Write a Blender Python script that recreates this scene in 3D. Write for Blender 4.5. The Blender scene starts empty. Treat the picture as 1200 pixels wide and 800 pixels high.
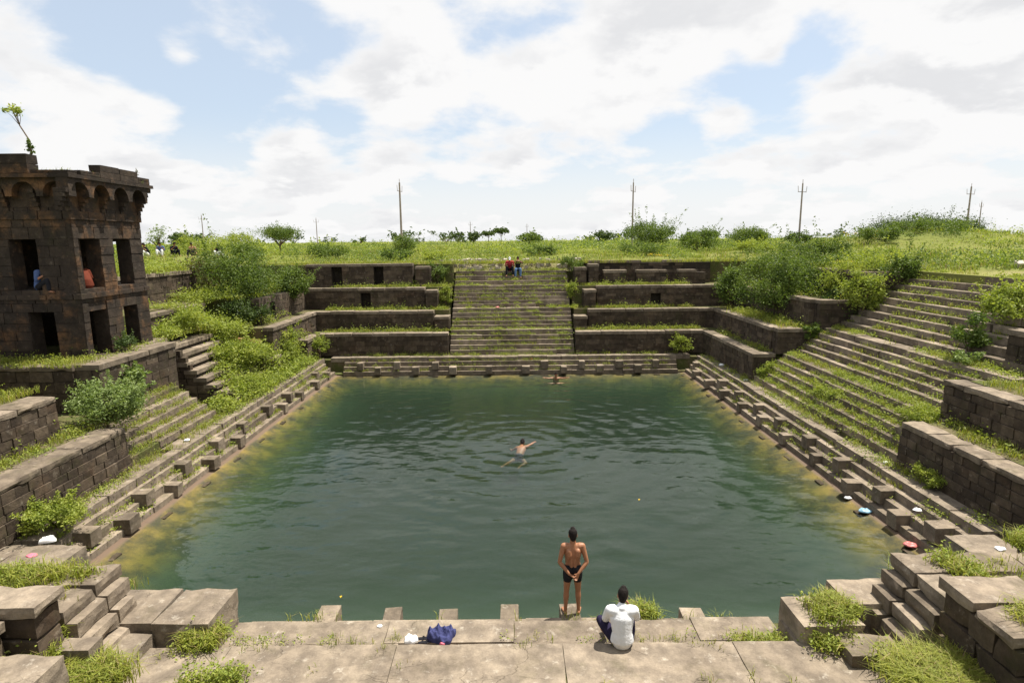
import bpy, bmesh, math, random
import numpy as np
from mathutils import Vector, Matrix
from mathutils import noise as mnoise
random.seed(7)
RNG = np.random.default_rng(11)
SC = bpy.context.scene
COL = SC.collection

# ------------------------------------------------------------------ camera
CAM_H = 7.2
F_PX, PITCH, ROLL = 685.0, math.atan(118 / 685.0), math.radians(0.55)
cam_d = bpy.data.cameras.new('camera')
cam_d.sensor_width = 36.0
cam_d.lens = 36.0 * F_PX / 1200.0
cam_d.clip_end = 6000.0
cam_d.clip_start = 0.1
cam = bpy.data.objects.new('camera', cam_d)
COL.objects.link(cam)
cam.matrix_world = (Matrix.Translation((0, 0, CAM_H)) @ Matrix.Rotation(math.pi / 2 - PITCH, 4, 'X')
                    @ Matrix.Rotation(-ROLL, 4, 'Z'))
SC.camera = cam

# ------------------------------------------------------------------ light
SUN_EL, SUN_AZ = math.radians(70), math.radians(60)      # azimuth from +Y towards +X
sd = bpy.data.lights.new('sun', 'SUN')
sd.energy = 5.0
sd.angle = math.radians(0.53)
sd.color = (1.0, 0.94, 0.83)
sun = bpy.data.objects.new('sun', sd)
COL.objects.link(sun)
sdir = Vector((math.sin(SUN_AZ) * math.cos(SUN_EL), math.cos(SUN_AZ) * math.cos(SUN_EL), math.sin(SUN_EL)))
sun.rotation_euler = sdir.to_track_quat('Z', 'Y').to_euler()
sun.location = (0, 0, 60)

SC.view_settings.view_transform = 'Standard'
SC.view_settings.look = 'None'
SC.view_settings.gamma = 1.0
SC.view_settings.exposure = 0.8
SC.render.engine = 'CYCLES'
SC.cycles.max_bounces = 6
SC.cycles.transparent_max_bounces = 12
SC.cycles.caustics_reflective = False
SC.cycles.caustics_refractive = False
SC.cycles.sample_clamp_indirect = 6.0


class NT:
    """small node-tree helper"""
    def __init__(self, tree):
        self.t = tree
        self.n = tree.nodes
        self.l = tree.links

    def add(self, typ, **kw):
        nd = self.n.new(typ)
        ins = kw.pop('ins', {})
        for k, v in kw.items():
            setattr(nd, k, v)
        for k, v in ins.items():
            self.set(nd.inputs[k], v)
        return nd

    def set(self, sock, v):
        if isinstance(v, bpy.types.NodeSocket):
            self.l.new(v, sock)
        elif isinstance(v, (tuple, list)) and len(v) == 3 and sock.type == 'RGBA':
            sock.default_value = (*v, 1)
        else:
            sock.default_value = v

    def math(self, op, a, b=0.0, c=None, clamp=False):
        nd = self.add('ShaderNodeMath', operation=op, use_clamp=clamp)
        self.set(nd.inputs[0], a)
        self.set(nd.inputs[1], b)
        if c is not None:
            self.set(nd.inputs[2], c)
        return nd.outputs[0]

    def vmath(self, op, a, b=(0, 0, 0)):
        nd = self.add('ShaderNodeVectorMath', operation=op)
        self.set(nd.inputs[0], a)
        self.set(nd.inputs[1], b)
        return nd

    def noise(self, vec, scale, detail=4, rough=0.55, dist=0.0):
        nd = self.add('ShaderNodeTexNoise', ins={'Scale': scale, 'Detail': detail, 'Roughness': rough, 'Distortion': dist})
        if vec is not None:
            self.l.new(vec, nd.inputs['Vector'])
        return nd.outputs['Fac']

    def ramp(self, fac, stops):
        nd = self.add('ShaderNodeValToRGB')
        el = nd.color_ramp.elements
        while len(el) < len(stops):
            el.new(0.5)
        for e, (p, c) in zip(el, stops):
            e.position = p
            e.color = (*c, 1) if len(c) == 3 else c
        self.l.new(fac, nd.inputs[0])
        return nd.outputs[0]

    def mix(self, fac, a, b, blend='MIX'):
        nd = self.add('ShaderNodeMix', data_type='RGBA', blend_type=blend)
        self.set(nd.inputs[0], fac)
        self.set(nd.inputs[6], a)
        self.set(nd.inputs[7], b)
        return nd.outputs[2]

    def rng(self, v, a, b, c=0.0, d=1.0, smooth=True):
        nd = self.add('ShaderNodeMapRange', interpolation_type='SMOOTHSTEP' if smooth else 'LINEAR',
                      ins={'From Min': a, 'From Max': b, 'To Min': c, 'To Max': d})
        self.set(nd.inputs['Value'], v)
        return nd.outputs[0]


# ------------------------------------------------------------------ sky
world = bpy.data.worlds.new('World')
SC.world = world
world.use_nodes = True
W = NT(world.node_tree)
W.n.clear()
sky = W.add('ShaderNodeTexSky', sky_type='NISHITA', sun_disc=False, sun_elevation=SUN_EL, sun_rotation=SUN_AZ,
            air_density=1.0, dust_density=1.5, ozone_density=1.0)
tc = W.add('ShaderNodeTexCoord')
dvec = tc.outputs['Generated']
sep = W.add('ShaderNodeSeparateXYZ')
W.l.new(dvec, sep.inputs[0])
dz = W.math('MAXIMUM', sep.outputs[2], 0.0)
# clouds lie on a flat layer: perspective shrinks them towards the horizon
inv = W.math('DIVIDE', 1.0, W.math('ADD', dz, 0.30))
comb = W.add('ShaderNodeCombineXYZ')
W.set(comb.inputs[0], W.math('MULTIPLY', sep.outputs[0], inv))
W.set(comb.inputs[1], W.math('MULTIPLY', sep.outputs[1], inv))
W.set(comb.inputs[2], 0.35)
cv = comb.outputs[0]
n1 = W.noise(cv, 2.7, 10, 0.57, 0.12)
cvs = W.vmath('ADD', cv, (0.05, 0.10, 0.06)).outputs[0]
n1s = W.noise(cvs, 2.7, 6, 0.54, 0.12)
n2 = W.noise(cv, 1.1, 3, 0.5)


def sky_dir(px, py):
    a, b = px - 600, 400 - py
    a, b = a * math.cos(ROLL) + b * math.sin(ROLL), -a * math.sin(ROLL) + b * math.cos(ROLL)
    v = Vector((a / F_PX, math.cos(PITCH) + b / F_PX * math.sin(PITCH), -math.sin(PITCH) + b / F_PX * math.cos(PITCH)))
    return v.normalized()


# where the day's cloud cover is thin (+) and thick (-): compass directions, radius and weight
gap = None
for (px, py, r, wgt) in ((150, 40, .16, .17), (260, 125, .13, .19), (395, 160, .09, .17), (330, 20, .13, .12), (560, 10, .10, .05),
                         (900, 110, .11, .17), (640, 225, .08, .08), (350, 130, .08, .1), (770, 165, .06, .1), (850, 215, .07, .07),
                         (960, 60, .07, .1), (500, 215, .05, .06),
                         (205, 70, .055, -.24), (30, 30, .08, -.16), (470, 110, .13, -.18), (120, 190, .14, -.12), (750, 60, .14, -.22),
                         (1100, 120, .18, -.17), (620, 130, .12, -.14), (850, 140, .06, -.16), (905, 60, .05, -.18), (330, 200, .08, -.12),
                         (1150, 30, .12, -.1)):
    dn = W.vmath('DISTANCE', W.vmath('NORMALIZE', dvec).outputs[0], tuple(sky_dir(px, py)))
    g = W.math('MULTIPLY', W.rng(dn.outputs['Value'], 0.0, r, 1.0, 0.0), wgt)
    gap = g if gap is None else W.math('ADD', gap, g)
cover = W.math('SUBTRACT', W.math('ADD', W.math('MULTIPLY', n1, 0.85), W.math('MULTIPLY', n2, 0.3)), gap)
mask = W.rng(cover, 0.455, 0.615)
low = W.rng(sep.outputs[2], 0.02, 0.2, 0.75, 0.0)                     # thick murk towards the horizon
mask = W.math('MAXIMUM', mask, low)
shade = W.rng(W.math('ADD', W.math('MULTIPLY', W.math('SUBTRACT', n1s, n1), 2.2), W.math('MULTIPLY', W.noise(cv, 2.2, 6, 0.55, 0.1), .6)), 0.2, 0.52)
thick = W.rng(cover, 0.52, 0.72)
ccol = W.mix(W.math('MULTIPLY', shade, thick), (0.555, 0.553, 0.552), (0.455, 0.458, 0.468))
skyc = W.add('ShaderNodeVectorMath', operation='MULTIPLY')
W.set(skyc.inputs[0], sky.outputs[0])
skyc.inputs[1].default_value = (0.09, 0.09, 0.09)
skyb = W.mix(0.55, skyc.outputs[0], (0.45, 0.505, 0.56))              # thin veil over the blue
final = W.mix(mask, skyb, ccol)
bg = W.add('ShaderNodeBackground', ins={'Strength': 1.0})
W.l.new(final, bg.inputs['Color'])
wo = W.add('ShaderNodeOutputWorld')
W.l.new(bg.outputs[0], wo.inputs[0])
world.cycles.sampling_method = 'MANUAL'
world.cycles.sample_map_resolution = 512

# ------------------------------------------------------------------ materials
MATS = {}


def mat(name):
    m = bpy.data.materials.new(name)
    m.use_nodes = True
    t = NT(m.node_tree)
    t.n.clear()
    t.out = t.add('ShaderNodeOutputMaterial')
    MATS[name] = m
    return m, t


def principled(t, **ins):
    p = t.add('ShaderNodeBsdfPrincipled')
    for k, v in ins.items():
        t.set(p.inputs[k.replace('_', ' ')], v)
    t.l.new(p.outputs[0], t.out.inputs[0])
    return p


def stone_mat(name, dark, mid, pale, spot=(0.5, 0.46, 0.40), spots=0.35, moss=0.25, rust=0.0, wet=False, rough=0.9, bump=0.6):
    """weathered basalt: each stone has its own tone, plus stains, lichen and moss"""
    m, t = mat(name)
    pos = t.add('ShaderNodeNewGeometry')
    P = pos.outputs['Position']
    isl = pos.outputs['Random Per Island']
    oi = t.add('ShaderNodeObjectInfo').outputs['Random']
    rnd = t.math('FRACT', t.math('ADD', isl, t.math('MULTIPLY', oi, 7.31)))
    base = t.ramp(rnd, [(0.0, dark), (0.5, mid), (1.0, pale)])
    big = t.noise(P, 0.55, 5, 0.6)
    med = t.noise(P, 3.3, 6, 0.62)
    fine = t.noise(P, 34, 5, 0.7)
    c = t.mix(t.rng(med, 0.3, 0.75), t.mix(1.0, base, (0.66, 0.64, 0.62), 'MULTIPLY'), t.mix(1.0, base, (1.3, 1.27, 1.2), 'MULTIPLY'))
    c = t.mix(t.rng(big, 0.42, 0.7, 0, 0.45), c, t.mix(1.0, c, (0.62, 0.6, 0.6), 'MULTIPLY'))
    c = t.mix(t.math('MULTIPLY', t.rng(t.noise(P, 5.2, 7, 0.7), 0.56, 0.72), spots), c, spot)
    if rust:
        c = t.mix(t.math('MULTIPLY', t.rng(t.noise(P, 1.3, 5, 0.65), 0.5, 0.75), rust), c, (0.26, 0.13, 0.055))
    if moss:
        c = t.mix(t.math('MULTIPLY', t.rng(t.noise(P, 1.7, 8, 0.72), 0.52, 0.72), moss), c, (0.10, 0.105, 0.035))
    vo = t.add('ShaderNodeTexVoronoi', feature='DISTANCE_TO_EDGE', ins={'Scale': 1.15})
    t.l.new(t.vmath('ADD', P, t.add('ShaderNodeTexNoise', ins={'Scale': 2.5, 'Detail': 5.0}).outputs['Color']).outputs[0], vo.inputs['Vector'])
    crack = t.math('MULTIPLY', t.rng(vo.outputs['Distance'], 0.0, 0.010, 1.0, 0.0), t.rng(t.noise(P, 0.9, 3, 0.5), 0.48, 0.6))
    c = t.mix(t.math('MULTIPLY', crack, 0.4), c, t.mix(1.0, c, (0.3, 0.28, 0.26), 'MULTIPLY'))
    stain = t.rng(t.noise(P, 0.85, 7, 0.68), 0.5, 0.68)
    c = t.mix(t.math('MULTIPLY', stain, 0.5), c, t.mix(1.0, c, (0.52, 0.5, 0.48), 'MULTIPLY'))
    c = t.mix(t.rng(fine, 0.3, 0.75, 0.0, 0.5), c, t.mix(1.0, c, (0.6, 0.6, 0.6), 'MULTIPLY'))
    b = t.add('ShaderNodeBump', ins={'Strength': bump, 'Distance': 0.03})
    hgt = t.math('SUBTRACT', t.math('ADD', t.math('ADD', t.math('MULTIPLY', fine, 0.35), t.math('MULTIPLY', t.noise(P, 9, 6, 0.65), 0.9)), t.math('MULTIPLY', t.noise(P, 2.6, 4, 0.6), 1.6)), t.math('MULTIPLY', crack, 0.8))
    t.l.new(hgt, b.inputs['Height'])
    p = principled(t, Base_Color=c, Roughness=rough)
    p.inputs['Specular IOR Level'].default_value = 0.25
    t.l.new(b.outputs[0], p.inputs['Normal'])
    return m


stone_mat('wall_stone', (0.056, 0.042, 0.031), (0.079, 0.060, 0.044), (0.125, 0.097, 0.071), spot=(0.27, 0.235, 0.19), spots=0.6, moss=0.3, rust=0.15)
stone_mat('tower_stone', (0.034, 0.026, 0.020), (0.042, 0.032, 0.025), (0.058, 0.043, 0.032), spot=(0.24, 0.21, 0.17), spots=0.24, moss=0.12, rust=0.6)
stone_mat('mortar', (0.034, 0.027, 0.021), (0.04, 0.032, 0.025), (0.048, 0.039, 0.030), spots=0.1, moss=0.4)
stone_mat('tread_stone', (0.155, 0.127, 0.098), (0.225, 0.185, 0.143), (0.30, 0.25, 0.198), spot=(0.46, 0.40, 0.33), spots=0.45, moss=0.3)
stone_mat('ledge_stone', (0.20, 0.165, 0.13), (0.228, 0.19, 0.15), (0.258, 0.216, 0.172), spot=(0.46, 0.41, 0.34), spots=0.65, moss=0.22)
stone_mat('wet_stone', (0.27, 0.16, 0.035), (0.35, 0.21, 0.045), (0.43, 0.265, 0.055), spot=(0.075, 0.07, 0.028), spots=0.9, moss=0.8)


def soil_mat(name, stops, scale, bump=0.5):
    m, t = mat(name)
    P = t.add('ShaderNodeNewGeometry').outputs['Position']
    a = t.noise(P, scale, 7, 0.65, 0.4)
    c = t.ramp(a, stops)
    c = t.mix(t.rng(t.noise(P, scale * 9, 5, 0.7), 0.3, 0.7, 0, 0.55), c, t.mix(1.0, c, (0.6, 0.62, 0.55), 'MULTIPLY'))
    b = t.add('ShaderNodeBump', ins={'Strength': bump, 'Distance': 0.12})
    t.l.new(t.noise(P, scale * 6, 6, 0.7), b.inputs['Height'])
    p = principled(t, Base_Color=c, Roughness=0.95)
    p.inputs['Specular IOR Level'].default_value = 0.1
    t.l.new(b.outputs[0], p.inputs['Normal'])


soil_mat('terrace_soil', [(0.3, (0.17, 0.13, 0.09)), (0.48, (0.12, 0.11, 0.05)), (0.6, (0.085, 0.10, 0.03)), (0.8, (0.20, 0.155, 0.11))], 1.1)
soil_mat('meadow', [(0.25, (0.10, 0.125, 0.028)), (0.45, (0.15, 0.165, 0.04)), (0.6, (0.19, 0.185, 0.06)), (0.72, (0.24, 0.20, 0.11)), (0.85, (0.12, 0.14, 0.032))], 0.16)
m, t = mat('brown_silt')
P = t.add('ShaderNodeNewGeometry').outputs['Position']
sz = t.add('ShaderNodeSeparateXYZ')
t.l.new(P, sz.inputs[0])
gold = t.ramp(t.noise(P, 1.5, 6, 0.65), [(0.40, (0.045, 0.042, 0.018)), (0.5, (0.11, 0.085, 0.022)), (0.64, (0.21, 0.15, 0.03))])
dz_ = t.math('ADD', sz.outputs[2], t.math('MULTIPLY', t.math('SUBTRACT', t.noise(P, 0.8, 5, 0.6), 0.5), 0.5))
c = t.mix(t.rng(dz_, -0.7, -0.25), (0.11, 0.125, 0.10), gold)
c = t.mix(t.rng(sz.outputs[2], -0.015, 0.03), c, (0.115, 0.075, 0.048))
principled(t, Base_Color=c, Roughness=0.8)
soil_mat('silt', [(0.3, (0.12, 0.15, 0.12)), (0.7, (0.17, 0.20, 0.16))], 0.35)


def leaf_mat(name, c0, c1, c2, trans=0.35, dry=None):
    m, t = mat(name)
    g = t.add('ShaderNodeNewGeometry')
    at = t.add('ShaderNodeAttribute', attribute_name='tint')
    r = t.math('ADD', t.math('MULTIPLY', g.outputs['Random Per Island'], 0.45), t.math('MULTIPLY', at.outputs['Fac'], 0.55))
    stops = [(0.08, c0), (0.5, c1), (0.92, c2)]
    c = t.ramp(r, stops)
    if dry:
        c = t.mix(t.math('GREATER_THAN', g.outputs['Random Per Island'], 1 - dry[1]), c, dry[0])
    d = t.add('ShaderNodeBsdfPrincipled', ins={'Base Color': c, 'Roughness': 0.55})
    d.inputs['Specular IOR Level'].default_value = 0.3
    tr = t.add('ShaderNodeBsdfTranslucent')
    t.l.new(t.mix(1.0, c, (1.25, 1.3, 0.6), 'MULTIPLY'), tr.inputs[0])
    mx = t.add('ShaderNodeMixShader', ins={0: trans})
    t.l.new(d.outputs[0], mx.inputs[1])
    t.l.new(tr.outputs[0], mx.inputs[2])
    t.l.new(mx.outputs[0], t.out.inputs[0])


leaf_mat('grass_blade', (0.1513, 0.1875, 0.0326), (0.2582, 0.2854, 0.0457), (0.3739, 0.3506, 0.0783), 0.4, ((0.30, 0.235, 0.11), 0.10))
leaf_mat('meadow_blade', (0.1206, 0.1638, 0.0273), (0.1968, 0.2389, 0.041), (0.2856, 0.2935, 0.0751), 0.4, ((0.28, 0.22, 0.10), 0.12))
leaf_mat('weed_leaf', (0.1598, 0.2112, 0.0372), (0.2537, 0.3042, 0.0541), (0.3571, 0.3802, 0.0845), 0.4)
leaf_mat('bush_leaf', (0.064, 0.1035, 0.0221), (0.1066, 0.1587, 0.0304), (0.1777, 0.2277, 0.0483), 0.35)
leaf_mat('pale_leaf', (0.115, 0.1725, 0.046), (0.184, 0.2472, 0.0747), (0.2645, 0.322, 0.1265), 0.35)
leaf_mat('dark_leaf', (0.0385, 0.066, 0.0176), (0.0605, 0.0968, 0.0242), (0.099, 0.1375, 0.033), 0.3)
leaf_mat('brown_leaf', (0.0825, 0.0825, 0.033), (0.121, 0.11, 0.044), (0.154, 0.154, 0.0495), 0.3)
leaf_mat('yellow_flower', (0.55, 0.36, 0.03), (0.6, 0.42, 0.04), (0.65, 0.45, 0.06), 0.3)


def plain(name, col, rough=0.7, spec=0.3, var=0.12, scale=8.0, bump=0.0, sss=0.0):
    m, t = mat(name)
    P = t.add('ShaderNodeTexCoord').outputs['Object']
    n = t.noise(P, scale, 5, 0.6)
    c = t.mix(t.rng(n, 0.3, 0.7), tuple(x * (1 - var) for x in col), tuple(min(1, x * (1 + var)) for x in col))
    p = principled(t, Base_Color=c, Roughness=rough)
    p.inputs['Specular IOR Level'].default_value = spec
    if bump:
        b = t.add('ShaderNodeBump', ins={'Strength': bump, 'Distance': 0.02})
        t.l.new(t.noise(P, scale * 2, 4, 0.6), b.inputs['Height'])
        t.l.new(b.outputs[0], p.inputs['Normal'])
    return m


plain('skin', (0.30, 0.135, 0.070), 0.5, 0.4, 0.1, 14)
plain('pale_skin', (0.42, 0.22, 0.13), 0.5, 0.4, 0.1, 14)
plain('hair', (0.012, 0.009, 0.008), 0.75, 0.15, 0.4, 60, 0.6)
plain('white_shirt', (0.72, 0.73, 0.76), 0.85, 0.1, 0.04, 9, 0.5)
plain('navy_cloth', (0.045, 0.05, 0.13), 0.9, 0.1, 0.2, 12, 0.5)
plain('black_cloth', (0.014, 0.014, 0.018), 0.85, 0.15, 0.2, 12, 0.3)
plain('jeans', (0.10, 0.17, 0.30), 0.9, 0.1, 0.15, 14, 0.3)
plain('dark_jeans', (0.022, 0.018, 0.042), 0.9, 0.1, 0.2, 14, 0.3)
plain('red_cloth', (0.36, 0.04, 0.05), 0.85, 0.1, 0.1, 12, 0.3)
plain('blue_shirt', (0.07, 0.105, 0.22), 0.85, 0.1, 0.1, 12, 0.3)
plain('orange_cloth', (0.13, 0.032, 0.018), 0.85, 0.1, 0.1, 12, 0.3)
plain('bark', (0.13, 0.095, 0.065), 0.95, 0.1, 0.3, 20, 0.8)
plain('concrete', (0.30, 0.25, 0.225), 0.9, 0.2, 0.15, 3, 0.3)
plain('iron', (0.12, 0.10, 0.09), 0.6, 0.4, 0.2, 9)
plain('insulator', (0.35, 0.28, 0.25), 0.3, 0.5, 0.1, 9)
plain('white_plastic', (0.78, 0.78, 0.78), 0.4, 0.4, 0.05, 9, 0.4)
plain('blue_plastic', (0.20, 0.36, 0.48), 0.4, 0.4, 0.1, 9, 0.4)
plain('red_plastic', (0.45, 0.13, 0.12), 0.4, 0.4, 0.1, 9, 0.4)
plain('yellow_plastic', (0.62, 0.52, 0.10), 0.4, 0.4, 0.1, 9, 0.4)
plain('pink_cloth', (0.62, 0.16, 0.22), 0.8, 0.1, 0.1, 9)
plain('rubble', (0.40, 0.35, 0.30), 0.95, 0.1, 0.2, 6, 0.6)
plain('red_earth', (0.20, 0.095, 0.06), 0.95, 0.1, 0.2, 3, 0.6)

# water: clear surface that mirrors by Fresnel, murky green body by absorption
m, t = mat('pool_water')
P = t.add('ShaderNodeNewGeometry').outputs['Position']


def ring(cx, cy, k, fall, r0):
    d = t.vmath('DISTANCE', P, (cx, cy, 0.0)).outputs['Value']
    ph = t.math('ADD', t.math('MULTIPLY', d, k), t.math('MULTIPLY', t.noise(P, 0.55, 2, 0.5), 5.0))
    wv = t.math('SINE', ph)
    amp = t.math('MULTIPLY', t.rng(d, 0.0, fall, 1.0, 0.0), t.rng(d, 0.15, r0, 0.0, 1.0))
    return t.math('MULTIPLY', wv, amp)


mp = t.add('ShaderNodeMapping', ins={'Scale': (0.8, 1.5, 1.0), 'Rotation': (0, 0, 0.35)})
t.l.new(P, mp.inputs[0])
rip = t.noise(mp.outputs[0], 1.9, 3, 0.5, 0.0)
rip2 = t.noise(mp.outputs[0], 0.8, 2, 0.5, 0.0)
rip3 = t.noise(P, 6.5, 2, 0.5, 0.0)
h = t.math('ADD', t.math('MULTIPLY', ring(0.33, 20.1, 8.2, 13.5, 1.2), 0.115), t.math('MULTIPLY', ring(2.3, 30.3, 8.5, 6.5, 0.8), 0.12))
h = t.math('ADD', h, t.math('MULTIPLY', ring(4.6, 15.0, 6.0, 7.5, 1.2), 0.12))
h = t.math('ADD', h, t.math('MULTIPLY', rip, 0.27))
h = t.math('ADD', h, t.math('MULTIPLY', rip2, 0.8))
h = t.math('ADD', h, t.math('MULTIPLY', rip3, 0.085))
calm = t.rng(t.noise(P, 0.22, 3, 0.5), 0.35, 0.65, 0.45, 1.15)
b = t.add('ShaderNodeBump', ins={'Strength': 1.0, 'Distance': 0.08})
t.l.new(t.math('MULTIPLY', h, calm), b.inputs['Height'])
fr = t.add('ShaderNodeFresnel', ins={'IOR': 1.333})
t.l.new(b.outputs[0], fr.inputs['Normal'])
gl = t.add('ShaderNodeBsdfGlossy', ins={'Roughness': 0.03, 'Color': (1, 1, 1)})
t.l.new(b.outputs[0], gl.inputs['Normal'])
tp = t.add('ShaderNodeBsdfTransparent', ins={'Color': (1, 1, 1)})
mx = t.add('ShaderNodeMixShader')
t.l.new(fr.outputs[0], mx.inputs[0])
t.l.new(tp.outputs[0], mx.inputs[1])
t.l.new(gl.outputs[0], mx.inputs[2])
t.l.new(mx.outputs[0], t.out.inputs['Surface'])
va = t.add('ShaderNodeVolumeAbsorption', ins={'Color': (0.45, 0.60, 0.47), 'Density': 1.75})
vs = t.add('ShaderNodeVolumeScatter', ins={'Color': (0.175, 0.225, 0.19), 'Density': 0.34, 'Anisotropy': 0.0})
vad = t.add('ShaderNodeAddShader')
t.l.new(va.outputs[0], vad.inputs[0])
t.l.new(vs.outputs[0], vad.inputs[1])
t.l.new(vad.outputs[0], t.out.inputs['Volume'])


# ------------------------------------------------------------------ building blocks
def tag(o, label=None, cat=None, group=None, kind=None):
    if label:
        o['label'] = label
    if cat:
        o['category'] = cat
    if group:
        o['group'] = group
    if kind:
        o['kind'] = kind
    return o


def empty(name, loc, label=None, cat=None, group=None, rz=0.0):
    o = bpy.data.objects.new(name, None)
    o.empty_display_size = 0.2
    o.location = loc
    o.rotation_euler.z = rz
    COL.objects.link(o)
    return tag(o, label, cat, group)


def link(name, me, parent=None, world_loc=(0, 0, 0)):
    o = bpy.data.objects.new(name, me)
    COL.objects.link(o)
    if parent is not None:
        o.parent = parent
        o.location = Vector(world_loc) - abs_loc(parent)
    else:
        o.location = world_loc
    return o


def abs_loc(o):
    v = Vector(o.location)
    while o.parent is not None:
        o = o.parent
        v = v + Vector(o.location)
    return v


def np_mesh(name, V, quads=None, tris=None, material=None, tint=None, smooth=False):
    me = bpy.data.meshes.new(name)
    V = np.asarray(V, dtype=np.float32)
    nq = 0 if quads is None else len(quads)
    nt = 0 if tris is None else len(tris)
    loops = []
    starts = []
    if nq:
        q = np.asarray(quads, dtype=np.int32)
        loops.append(q.ravel())
        starts.append(np.arange(nq, dtype=np.int32) * 4)
    if nt:
        tr = np.asarray(tris, dtype=np.int32)
        loops.append(tr.ravel())
        starts.append(nq * 4 + np.arange(nt, dtype=np.int32) * 3)
    L = np.concatenate(loops)
    S = np.concatenate(starts)
    me.vertices.add(len(V))
    me.vertices.foreach_set('co', V.ravel())
    me.loops.add(len(L))
    me.loops.foreach_set('vertex_index', L)
    me.polygons.add(len(S))
    me.polygons.foreach_set('loop_start', S)
    me.polygons.foreach_set('use_smooth', np.full(len(S), bool(smooth), dtype=bool))
    if tint is not None:
        a = me.attributes.new('tint', 'FLOAT', 'POINT')
        a.data.foreach_set('value', np.asarray(tint, dtype=np.float32))
    if material:
        me.materials.append(MATS[material])
    me.update()
    me.validate()
    return me


# a worn block: chamfered unit cube with its corners knocked about
def worn_block(rng, bev=0.015, jit=0.022):
    V, idx = [], {}
    for sx in (-1, 1):
        for sy in (-1, 1):
            for sz in (-1, 1):
                j = [rng.uniform(-jit, jit) for _ in range(3)]
                bb = bev * rng.uniform(0.5, 1.7)
                for ax in range(3):
                    c = [0.5 * sx, 0.5 * sy, 0.5 * sz]
                    for k in range(3):
                        if k != ax:
                            c[k] -= (sx, sy, sz)[k] * bb
                    c = [c[k] - abs(j[k]) * (sx, sy, sz)[k] for k in range(3)]
                    idx[(sx, sy, sz, ax)] = len(V)
                    V.append(c)
    bm = bmesh.new()
    bv = [bm.verts.new(v) for v in V]
    bmesh.ops.convex_hull(bm, input=bv)
    bmesh.ops.dissolve_limit(bm, angle_limit=0.02, verts=bm.verts[:], edges=bm.edges[:])
    return bm


rs = random.Random(3)
BLOCKS = {}
SLABS = {}


def block_variants(material, n=7):
    if material not in BLOCKS:
        out = []
        for _ in range(n):
            bm = worn_block(rs)
            me = bpy.data.meshes.new('stone_block')
            bm.to_mesh(me)
            bm.free()
            me.materials.append(MATS[material])
            out.append(me)
        BLOCKS[material] = out
    return BLOCKS[material]


def slab_variants(material, n=6):
    if material not in SLABS:
        out = []
        for _ in range(n):
            bm = worn_block(rs, .004, .004)
            me = bpy.data.meshes.new('stone_slab')
            bm.to_mesh(me)
            bm.free()
            me.materials.append(MATS[material])
            out.append(me)
        SLABS[material] = out
    return SLABS[material]


def stone(name, parent, x0, x1, y0, y1, z0, z1, material, rot=0.006):
    me = rs.choice(slab_variants(material) if max(abs(x1 - x0), abs(y1 - y0)) > 1.25 else block_variants(material))
    rot = rot * .4 if max(abs(x1 - x0), abs(y1 - y0)) > 1.25 else rot
    o = bpy.data.objects.new(name, me)
    COL.objects.link(o)
    o.parent = parent
    o.location = Vector(((x0 + x1) / 2, (y0 + y1) / 2, (z0 + z1) / 2)) - abs_loc(parent)
    fl = rs.choice((-1, 1)), rs.choice((-1, 1))
    o.scale = (abs(x1 - x0), abs(y1 - y0), abs(z1 - z0))
    o.rotation_euler = (rs.gauss(0, rot * .6), rs.gauss(0, rot * .6), rs.gauss(0, rot) + (math.pi if fl[0] < 0 else 0))
    return o


def rough_stone(name, parent, x0, x1, y0, y1, z0, z1, material, rot=0.006, seg=.13, chip=.035, amp=.010):
    """a worn block in real measure: uneven faces, chipped and rounded arrises"""
    dims = (abs(x1 - x0), abs(y1 - y0), abs(z1 - z0))
    n = [max(2, min(14, int(round(d / seg)))) for d in dims]
    bm = bmesh.new()
    grid = {}
    off = rs.uniform(0, 50)

    def vert(i, j, k):
        if (i, j, k) not in grid:
            p = Vector((dims[0] * (i / n[0] - .5), dims[1] * (j / n[1] - .5), dims[2] * (k / n[2] - .5)))
            q = p + Vector((off, off * .7, off * .3))
            out = [(-1 if c == 0 else 1 if c == m_ else 0) for c, m_ in zip((i, j, k), n)]
            edge = sum(1 for c in out if c)
            a = amp * mnoise.noise(q * 3.1) + amp * .6 * mnoise.noise(q * 8.0)
            if edge >= 2:
                a -= chip * (.18 + max(0.0, mnoise.noise(q * 2.3 + Vector((9, 3, 1)))) * 1.3 + max(0.0, mnoise.noise(q * 7.0)) * .5)
            p += Vector(out) * a
            grid[(i, j, k)] = bm.verts.new(p)
        return grid[(i, j, k)]
    for ax in range(3):
        u, v = [q for q in range(3) if q != ax]
        for end in (0, n[ax]):
            for a in range(n[u]):
                for b_ in range(n[v]):
                    def at(da, db):
                        c = [0, 0, 0]
                        c[ax], c[u], c[v] = end, a + da, b_ + db
                        return vert(*c)
                    f = [at(0, 0), at(1, 0), at(1, 1), at(0, 1)]
                    bm.faces.new(f)
    bmesh.ops.recalc_face_normals(bm, faces=bm.faces)
    me = bpy.data.meshes.new(name)
    bm.to_mesh(me)
    bm.free()
    me.materials.append(MATS[material])
    o = bpy.data.objects.new(name, me)
    COL.objects.link(o)
    o.parent = parent
    o.location = Vector(((x0 + x1) / 2, (y0 + y1) / 2, (z0 + z1) / 2)) - abs_loc(parent)
    o.rotation_euler = (rs.gauss(0, rot * .4), rs.gauss(0, rot * .4), rs.gauss(0, rot))
    return o


def rough_flat(name, parent, *a):
    return rough_stone(name, parent, *a, .002, .16, .012, .007)


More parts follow.
